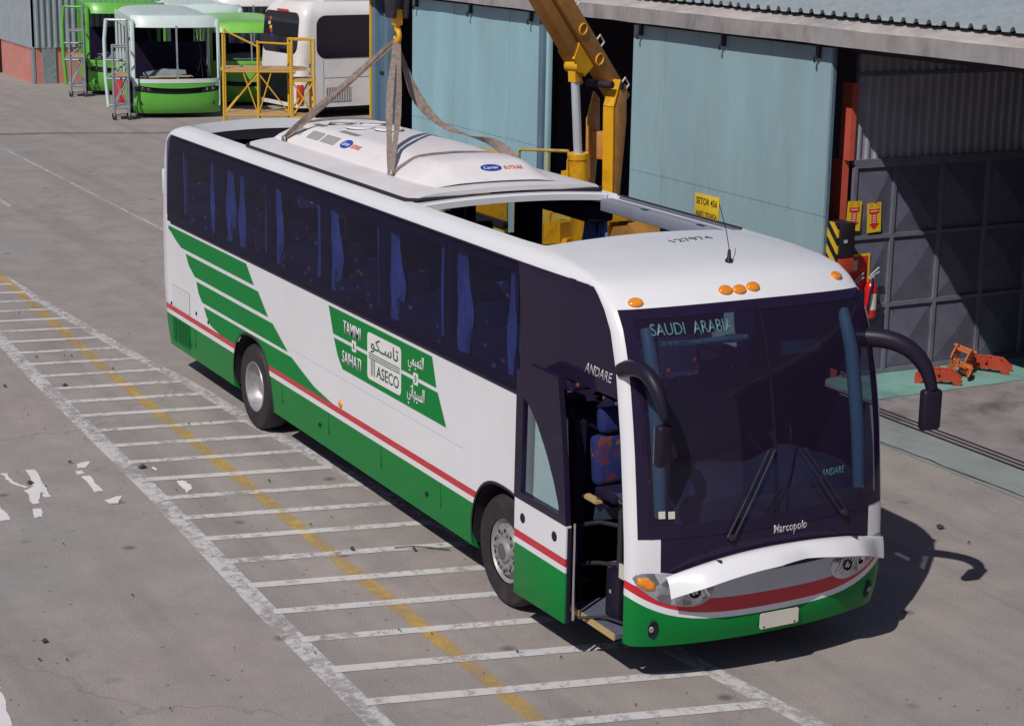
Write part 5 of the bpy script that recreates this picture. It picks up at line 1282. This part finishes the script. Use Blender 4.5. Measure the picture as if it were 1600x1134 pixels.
def sling(P, Q, cross, label, slack):
    e = empty('lifting_sling', tuple(HB), label, 'lifting sling', 'webbing slings under the crane hook')
    P, Q = Vector(P), Vector(Q)
    side = (P-HB).cross(CAMD).normalized()
    for o, ww, tw in (((-.05, .07, .2), (.05, .06, -.25)) if slack > .3 else ((-.03, .075, .8), (.035, .055, -1.2))):
        pts = []
        for k in range(15):
            q = k/14; c = lerp(HB, P, q)+Vector((.47, .88, 0))*(o*sin(pi*q)*1.3+o*.12*(1-q))+Vector((0, -.02*sin(pi*q)*(1 if o > 0 else -1), 0)); pts.append(c)
        MB().ribbon(pts, side if side.length > .5 else (1, 0, 0), ww, wob=.18, twist=tw).build('strap', 'sling_webbing', e, smooth=60)
    # far leg, hanging slack
    if slack > .3:
        K = [HB, HB+Vector((.10, .06, -.30)), HB+Vector((.24, .16, -.64)), Vector((5.05, .34, 3.80)), Vector((5.35, .52, 3.70)), Vector((5.75, .66, 3.64)), Q]
        pts = []
        for i in range(len(K)-1):
            a, b, c, d = K[max(i-1, 0)], K[i], K[i+1], K[min(i+2, len(K)-1)]
            for k in range(5):
                t = k/5; pts.append(.5*((2*b)+(c-a)*t+(2*a-5*b+4*c-d)*t*t+(3*b-a-3*c+d)*t**3))
        pts.append(Vector(Q))
    else: pts = bez(HB, lerp(HB, Q, .62)+Vector((0, 0, -slack)), Q, 18)
    MB().ribbon(pts, (.75, -.3, .55), .10, wob=.3, twist=1.6).build('strap', 'sling_webbing', e, smooth=60)
    pts2 = [Vector(c) for c in cross]
    MB().ribbon(pts2, (1, 0, 0), .085, wob=.2).build('cross_strap', 'sling_webbing', e, smooth=60)
    mb = MB(); c = P+Vector((.02, -.02, -.02)); mb.tube([c+Vector((.045*cos(t), 0, .05*sin(t))) for t in [2*pi*k/12 for k in range(13)]], .013, 8); mb.tube([c+Vector((-.06, 0, -.04)), c+Vector((.06, 0, -.04))], .013, 8); mb.build('shackle', 'dull_alloy', e, smooth=50)
def over(x, n=14, lift=.012): return [acoff(x, -1+2*k/n, lift) for k in range(n+1)]
sling((3.02, -.735, 3.45), (3.05, .72, 3.50), over(3.0), 'twisted grey sling running to the rear left of the lifted roof panel', .05)
sling((6.12, -.745, 3.45), (6.15, .73, 3.50), over(6.12), 'pale grey sling hanging straight down to the front left of the lifted roof panel', .62)

# ================================================================== FAR YARD
# back wall: corrugated over a red plinth
BW = empty('sheet_metal_hall', (-41, 8, 0), 'grey corrugated hall with a red plinth at the far end of the yard', 'building')
def wall_sheets(p0, d, n, z0, z1, nrm, cnt):
    d = Vector(d); nrm = Vector(nrm); L = corr_line(8, .21, .06); me = None
    for i in range(cnt):
        if me is None:
            mb = MB(); mb.grid([[Vector(p0)+d*a+nrm*b+Vector((0, 0, z)) for a, b in L] for z in (z0, z1)]); o = mb.build('wall_sheet', 'wall_sheet', BW, solid=.004); me = o.data
        else:
            o = bpy.data.objects.new('wall_sheet', me); COL.objects.link(o); attach(o, BW); o.location = d*(i*8*.21)
wall_sheets((-40.5, 7.0, 0), (0, 1, 0), 8, 1.22, 7, (1, 0, 0), 14)
wall_sheets((-40.56, 6.93, 0), (-1, 0, 0), 8, 1.22, 7, (0, -1, 0), 10)
mb = MB(); mb.box((-40.62, 7.02, 0), (-40.52, 32, 1.22)); mb.box((-56, 6.95, 0), (-40.8, 7.05, 1.22)); mb.build('plinth', 'pink_red_wall', BW)
MB().box((-40.8, 6.93, 0), (-40.5, 7.0, 1.24)).build('plinth_corner', 'grey_tube', BW); MB().box((-40.519, 7.25, 0), (-40.46, 7.7, 1.24)).build('plinth_pier', 'grey_tube', BW)
MB().box((-56, 7.1, 0), (-40.7, 32, 7.1)).build('hall_core', 'dark_wall', BW)
MB().box((-46.3, 6.85, 0), (-45.2, 6.93, 2.6)).build('doorway', 'bus_dark_glass', BW)

# ---- unfinished green bus shells
def bus_shell(loc, rz, main, upper, label, L=5.5, W=2.5, zs=1.0, sill=1.14, leaf=True, group='unfinished bus bodies parked by the hall'):
    e = empty('bus_shell', loc, label, 'bus', group)
    T = Matrix.Translation(loc) @ Matrix.Rotation(rz, 4, 'Z') @ Matrix.Diagonal((1, 1, zs, 1))
    def P(name, fn, m, par=None, **k):
        mb = MB(); mb.T = T; fn(mb); return mb.build(name, m, par or e, **k)
    w2 = W/2
    def fr(y, z, out=0):   # front skin
        t = y/w2; return (-.16*t*t-.14*abs(t)**8-.05*max(0, z-1.2)-.20*max(0, (z-2.45)/.5)**2+out-.10*max(0, (.5-z)/.3)**2, y, z)
    def patch(mb, ys, zz, out=0): mb.grid([[fr(y, z, out) for y in ys] for z in zz])
    Y = lambda a, b, n=8: [lerp(a, b, i/n) for i in range(n+1)]
    def smile(y): return .82-.10*(1-(y/w2)**2)
    P('bumper', lambda m: m.grid([[fr(y, lerp(.16, smile(y)-.02, q)) for y in Y(-w2, w2, 20)] for q in (0, .1, .3, .6, .85, 1)]), main, smooth=40, solid=.03)
    P('bumper_recess', lambda m: patch(m, Y(-.5, .5, 8), [.40, .42], .008), 'dark_green_print')
    P('hood_panel', lambda m: m.grid([[fr(y, lerp(smile(y)+.15, sill-.09, q), .01) for y in Y(-w2*.88, w2*.88, 16)] for q in (0, .3, .7, 1)]), main, smooth=40, solid=.02)
    P('screen_sill', lambda m: patch(m, Y(-w2, w2, 16), [sill-.12, sill-.04, sill], .0), upper, smooth=40, solid=.04)
    P('front_backing', lambda m: patch(m, Y(-w2*.97, w2*.97, 16), [.5, .8, sill-.03], -.045), 'black_trim', smooth=40)
    for s in (-1, 1):
        P('cheek', lambda m: patch(m, Y(s*w2*.88, s*w2, 4), [.92, sill-.12], .0), upper, smooth=40, solid=.03)
        hl = P('headlight', lambda m: m.grid([[fr(y, smile(y)+.135*q*(1-.6*abs(2*(abs(y)/w2-.55)/.45-1)**3), .006) for y in Y(s*w2*.55, s*w2*.99, 8)] for q in (0, .5, 1)]), 'bus_dark_glass', smooth=40, solid=.02)
        for k in (0, 1): P('lamp_bowl', lambda m: m.lathe([(.01, .001), (.015, .035), (.02, .045)], 'x', 10, at=Vector(fr(s*w2*(.66+.14*k), .84+.02*k, .012))), 'chrome', hl, smooth=40)
        P('front_pillar', lambda m: m.grid([[fr(y, z) for y in Y(s*w2*.94, s*w2, 3)] for z in (sill, (sill+2.0)/2, 2.0, 2.4, 2.62, 2.75)]), upper, smooth=40, solid=.05)
        P('fog_lamp', lambda m: m.lathe([(.0, .001), (.004, .05), (.008, .06), (.0, .07)], 'x', 12, at=Vector(fr(s*w2*.80, .46, .012))), 'black_trim', smooth=40)
    def roof(m):
        rows = []
        for z in (2.60, 2.70, 2.80, 2.88, 2.93): rows.append([fr(y, z) for y in Y(-w2, w2, 20)])
        for x in (-.62, -.9, -1.4, -3, -L):
            rows.append([(x, y*.985, 2.97-.06*abs(y/w2)**2-.20*abs(y/w2)**10) for y in Y(-w2, w2, 20)])
        m.grid(rows)
    P('roof', roof, upper, smooth=45, solid=.03)
    P('screen_divider', lambda m: m.grid([[fr(y, z, .0) for y in (-.025, .025)] for z in (sill, 2.0, 2.65)]), 'grey_tube', solid=.02)
    fm = main if upper != 'shell_white' else 'shell_white'
    for s in (-1, 1):
        def yy(a, b): return (a, b) if s > 0 else (-b, -a)
        for x in ([-.28, -1.25] if s < 0 else [-.28])+[-2.3-1.05*k for k in range(int((L-2.2)/1.05)+1)]:
            a, b = yy(w2-.06, w2); P('side_post', lambda m: m.box((x-.045, a, .35), (x+.045, b, 2.78)), fm if x < -1 else upper)
        a, b = yy(w2-.05, w2-.005)
        P('side_skirt', lambda m: m.box((-L, a, .30), (-1.30, b, 1.05)), main)
        P('cant_rail', lambda m: m.box((-L, a, 2.5), (-.3, b, 2.83)), upper)
    P('floor', lambda m: m.box((-L, -w2*.9, .40), (-.35, w2*.9, .62)), 'dark_lining')
    P('dashboard', lambda m: m.box((-.95, -w2*.82, .62), (-.45, w2*.82, sill-.06)), 'dark_lining', bevel=.05)
    P('cab_partition', lambda m: m.box((-2.4, -w2*.93, .63), (-2.3, w2*.93, 2.05)), 'dark_lining')
    P('driver_seat', lambda m: (m.box((-1.9, .35, .7), (-1.4, .85, 1.15)), m.box((-2.0, .35, 1.1), (-1.88, .85, 1.75))), 'dark_lining', bevel=.06)
    for k in range(3): P('board', lambda m: m.box((-.75-.03*k, -1.0+.45*k, sill+.0+.008*k), (-.40-.02*k, -.5+.5*k, sill+.018+.008*k)), 'plank_wood' if upper == 'shell_white' else 'tarp_grey')
    P('dust_sheet', lambda m: m.grid([[(-.80-.13*k, y, sill+.02+.05*sin(y*4+k)+.16*sin(k*.9)) for y in Y(-.9, .35, 10)] for k in range(5)]), 'tarp_grey', smooth=60)
    for k in range(3): P('loose_cable', lambda m: m.tube(bez((-.5, .5+.15*k, 2.6), (-.7-.1*k, .8, 1.9-.3*k), (-.6, 1.0-.2*k, 1.15), 8), .012, 5), 'black_trim', smooth=50)
    if leaf:   # open door leaf standing out from the side
        pts = [(-.95, -w2-.66, 2.80), (-1.0, -w2-.72, 2.2), (-1.0, -w2-.72, 1.2), (-.95, -w2-.66, .28)]
        P('door_leaf_edge', lambda m: m.tube(pts, .055, 8), upper, smooth=60)
        P('door_leaf_post', lambda m: m.tube([(-.72, -w2-.10, 2.80), (-.72, -w2-.06, .30)], .04, 8), 'grey_tube', smooth=60)
        for z in (2.78, 1.62, 1.08, .32): P('door_leaf_rail', lambda m: m.tube([(-.97, -w2-.68, z), (-.73, -w2-.08, z)], .035, 8), 'grey_tube' if z < 2.5 else upper, smooth=60)
        P('door_leaf_brace', lambda m: m.tube([(-.97, -w2-.68, 1.1), (-.73, -w2-.08, 1.6)], .03, 6), 'grey_tube')
        P('step_well', lambda m: m.box((-1.2, -w2-.03, .25), (-.5, -w2+.25, 1.0)), 'underbody')
    for x in (-1.9,):
        for s in (-1, 1):
            mb = MB(); mb.T = T; mb.lathe([(s*(w2-.02)-s*a, rad*.9) for a, rad in TYRE], 'y', 28, at=(x, 0, .47)); mb.build('wheel', 'rubber', e, smooth=35)
    P('underframe', lambda m: m.box((-L+.3, -.6, .12), (-.45, .6, .39)), 'underbody')
    P('tow_beam', lambda m: m.box((-.52, -.95, .10), (-.38, .95, .24)), 'underbody')
    for y in (-.10, .06, .16): P('roof_marker', lambda m: m.box((-.52, y*1.6-.025, 2.925), (-.47, y*1.6+.025, 2.955)), 'black_trim')
    return e
bus_shell((-28.9, 8.26, 0), radians(-11), 'shell_green', 'shell_white', 'bus shell with a white roof and bright green nose, windscreen missing')
bus_shell((-35.8, 8.85, 0), radians(-11), 'shell_green', 'shell_green', 'all-green bus shell behind the white-roofed one, next to the red plinth')
bus_shell((-31.4, 11.45, 0), radians(-14), 'shell_lime', 'shell_lime', 'lime green bus shell standing behind the yellow scaffold', zs=.86, sill=1.62, leaf=False)
bus_shell((-39.2, 14.4, 0), radians(-8), 'bus_white', 'bus_white', 'white bus in the back row beyond the lime green shell', L=7, leaf=False)
bus_shell((-36.9, 11.9, 0), radians(-8), 'shell_white', 'shell_white', 'pale grey bus shell in the back row, only its roof showing', L=7, leaf=False, zs=.95)

# ---- grey rolling ladders at the shells' doors
def rolling_scaffold(loc, rz, label, m, W, D, H, deckz, group, ladder=False, posts=None):
    e = empty('rolling_scaffold', loc, label, 'scaffold', group); T = Matrix.Translation(loc) @ Matrix.Rotation(rz, 4, 'Z')
    def P(name, fn, mm=m, **k):
        mb = MB(); mb.T = T; fn(mb); return mb.build(name, mm, e, **k)
    r_ = .034
    for i, (x, y) in enumerate(((0, 0), (W, 0), (W, D), (0, D))):
        P('post', lambda q: q.tube([(x, y, .08), (x, y, H)], r_, 8), smooth=50)
        P('caster', lambda q: q.lathe([(-.03, .001), (-.03, .07), (.03, .07), (.03, .001)], 'y', 12, at=(x, y, .07)), 'dark_steel', smooth=40)
    for z in sorted({.35, deckz, H-.02}):
        P('rail', lambda q: (q.tube([(0, 0, z), (W, 0, z)], r_*.85, 6), q.tube([(0, D, z), (W, D, z)], r_*.85, 6), q.tube([(0, 0, z), (0, D, z)], r_*.85, 6), q.tube([(W, 0, z), (W, D, z)], r_*.85, 6)))
    for (a, b) in (((0, 0, .35), (W, 0, deckz)), ((W, 0, .35), (0, 0, deckz)), ((W, 0, .35), (W, D, deckz)), ((0, D, .35), (W, D, deckz))):
        P('brace', lambda q: q.tube([a, b], r_*.7, 6))
    n = max(2, int(D/.28))
    for k in range(n):
        P('plank', lambda q: q.box((-.05, D*k/n+.012, deckz+.03+random.random()*.01), (W+.05, D*(k+1)/n-.012, deckz+.07)), 'plank_wood')
        P('plank', lambda q: q.box((-.02, D*k/n+.012, .38+random.random()*.008), (W+.02, D*(k+1)/n-.012, .42)), 'plank_wood' if m == 'yellow_tube' else m) 
    if ladder:
        for s in (0, .45): P('ladder_stile', lambda q: q.tube([(W+.06, .1+s, .1), (W+.06, .1+s, H-.2)], r_, 6))
        for k in range(8): P('rung', lambda q: q.tube([(W+.06, .1, .3+.3*k), (W+.06, .55, .3+.3*k)], r_*.8, 6))
    return e
ys = empty('rolling_scaffold', (-25.9, 8.6, 0), 'yellow tube scaffold with plank decks beside the white bus', 'scaffold', 'scaffolds')
TS = Matrix.Translation((-25.9, 8.6, 0)) @ Matrix.Rotation(radians(68), 4, 'Z')
def sp(name, fn, m='yellow_tube', **k):
    mb = MB(); mb.T = TS; fn(mb); return mb.build(name, m, ys, **k)
for x, y, h in ((0, 0, 2.62), (.95, 0, 2.45), (1.85, 0, 2.40), (0, .95, 2.70), (.95, .95, 2.25), (1.85, .95, 2.35)):
    sp('post', lambda q: q.tube([(x, y, .0), (x, y, h)], .034, 8), smooth=50)
for a, b in (((0, 0, 1.60), (2.0, 0, 1.60)), ((0, .95, 1.60), (2.0, .95, 1.60)), ((0, 0, 1.60), (0, .95, 1.60)), ((1.85, 0, 1.6), (1.85, .95, 1.6)), ((0, 0, .40), (1.85, 0, .40)), ((0, .95, .40), (1.85, .95, .40)), ((0, 0, 2.58), (0, .95, 2.58)), ((0, .95, 2.66), (.95, .95, 2.2)), ((.95, 0, 2.4), (1.85, 0, 2.36))):
    sp('rail', lambda q: q.tube([a, b], .028, 6))
for a, b in (((0, 0, .4), (.95, 0, 1.55)), ((.95, 0, .4), (.55, 0, 1.55)), ((.95, 0, .4), (1.3, 0, 1.55)), ((1.85, 0, .4), (1.0, 0, 1.5)), ((0, .95, .4), (.9, .95, 1.5)), ((1.85, 0, .4), (1.85, .95, 1.5))):
    sp('brace', lambda q: q.tube([a, b], .020, 6))
for k in range(4):
    sp('plank', lambda q: q.box((-.08, -.02+.245*k, 1.63+.012*(k % 2)), (2.3-.1*(k % 2), .215+.245*k, 1.675+.012*(k % 2))), 'plank_wood'); sp('plank', lambda q: q.box((-.02, -.02+.245*k, .43), (1.95, .215+.245*k, .47)), 'plank_wood')
rolling_scaffold((-25.2, 10.35, 0), radians(80), 'tall yellow ladder frame at the tail of the white bus', 'yellow_tube', .62, .5, 2.5, 1.35, 'scaffolds')
rolling_scaffold((-29.1, 6.42, 0), radians(75), 'grey steel work platform at the door of the white-roofed bus shell', 'grey_tube', .42, .7, 2.1, 1.25, 'scaffolds')
rolling_scaffold((-35.9, 6.98, 0), radians(75), 'grey steel work platform at the door of the all-green bus shell', 'grey_tube', .45, .7, 2.1, 1.25, 'scaffolds')

# ---- white finished bus seen from its tail corner
WB = empty('parked_bus', (-27.5, 11.45, 0), 'white bus parked side-on with a rounded dark rear window and a red tail lamp', 'bus')
x0, x1, y0, y1 = -30.05, -27.5, 11.45, 23
def wbring(z):
    ins = .0 if z < 2.9 else (z-2.9)**2*1.1; rad = .28; P = []
    lean = .10*max(0, z-1.3)
    for cx, cy, a in ((x1-ins-rad, y1-rad, 0), (x0+ins+rad, y1-rad, 90), (x0+ins+rad, y0+lean+ins+rad, 180), (x1-ins-rad, y0+lean+ins+rad, 270)):
        for k in range(7): P.append((cx+rad*cos(radians(a+15*k)), cy+rad*sin(radians(a+15*k)), z))
    return P
zs = [.32, .6, 1.0, 1.35, 1.8, 2.3, 2.8, 3.0, 3.15, 3.26, 3.33, 3.36]
mb = MB(); mb.grid([wbring(z)+[wbring(z)[0]] for z in zs]); mb.add(wbring(3.36), [tuple(range(28))]); mb.build('body', 'bus_white', WB, smooth=40, weld=True)
def rr2(a0, a1, z0, z1, rad, f_):
    P = []
    for cx, cz, a in ((a1-rad, z1-rad, 0), (a0+rad, z1-rad, 90), (a0+rad, z0+rad, 180), (a1-rad, z0+rad, 270)):
        for k in range(6): P.append(f_(cx+rad*cos(radians(a+18*k)), cz+rad*sin(radians(a+18*k))))
    return P
MB().prism(rr2(12.05, 15.5, 1.74, 2.98, .30, lambda a, z: (x1+.001, a, z)), (.012, 0, 0)).build('side_window', 'bus_dark_glass', WB)
fb = lambda a, z: (a, y0-.012+.10*max(0, z-1.3), z)
MB().prism(rr2(-29.85, -27.72, 1.86, 3.05, .24, fb), (0, .012, 0)).build('rear_window', 'bus_dark_glass', WB)
for z, m, a in ((2.82, 'red_lens', -29.45), (2.68, 'plate_cream', -29.50), (2.56, 'sign_yellow', -29.40), (2.45, 'sign_red', -29.36), (2.33, 'blue_logo', -29.3)):
    MB().prism(rr2(a-.07, a+.07, z-.05, z+.05, .03, lambda q, w_: (fb(q, w_)[0], fb(q, w_)[1]-.004, w_)), (0, .003, 0)).build('sticker', m, WB)
MB().prism(rr2(-29.1, -28.4, 3.06, 3.12, .02, fb), (0, .01, 0)).build('brake_light', 'red_lens', WB)
MB().box((-29.9, y0-.015, 1.32), (-27.75, y0+.02, 1.40)).build('rear_trim', 'red_paint', WB)
MB().box((-29.9, y0-.012, .45), (-27.85, y0+.02, 1.31)).build('engine_door', 'bus_dark_glass', WB)
MB().lathe([(.45, .10), (.5, .115), (.95, .115), (1.0, .09)], 'z', 16, at=(x1-.10, y0+.10, 0)).build('tail_lamp', 'red_lens', WB, smooth=50)
MB().box((x1-.002, 12.38, .18+.28), (x1+.008, 13.2, .88)).build('engine_grille', 'black_trim', WB)
mb = MB()
for k in range(14): mb.box((x1+.006, 12.41+.057*k, .47), (x1+.016, 12.435+.057*k, .87))
mb.build('grille_slats', 'bus_white', WB)
MB().box((x1-.002, 12.28, 1.16), (x1+.004, 16, 1.18)).build('panel_joint', 'grey_tube', WB); MB().box((x1-.002, 12.27, .40), (x1+.004, 12.285, 1.7)).build('panel_joint', 'grey_tube', WB)
for y in (15.0, 20.5):
    mb = MB(); mb.lathe([(x1-.02-a, rad) for a, rad in TYRE], 'x', 32, at=(0, y, .52)); mb.build('wheel', 'rubber', WB, smooth=35)
MB().box((x0+.2, y0+.3, .2), (x1-.2, y1-.3, .4)).build('underframe', 'underbody', WB)
mb = MB(); mb.box((-28.9, 12.5, 3.36), (-27.9, 14.5, 3.46)); mb.build('roof_vent', 'bus_white', WB, bevel=.03)
WB.rotation_euler.z = radians(7)
# red-orange cart between the shells
mb = MB(); mb.box((-33.4, 7.6, .02), (-32.6, 8.6, .9)); o = mb.build('tool_cabinet', 'sign_red', bevel=.02); tag(o, 'red tool cabinet standing between the two nearest bus shells', 'cabinet')
MB().box((-32.598, 7.65, .50), (-32.58, 8.55, .53)).build('drawer_gap', 'dark_steel', o)
mb = MB(); mb.T = Matrix.Translation((-31.9, 8.3, 0)); mb.box((-.35, -.4, .02), (.35, .4, .95)); o = mb.build('parts_crate', 'jack_orange', bevel=.03); tag(o, 'orange crate of parts in front of the red cabinet', 'crate')
MB().box((-32.27, 7.88, .96), (-31.53, 8.72, .99)).build('crate_lid', 'plank_wood', o)
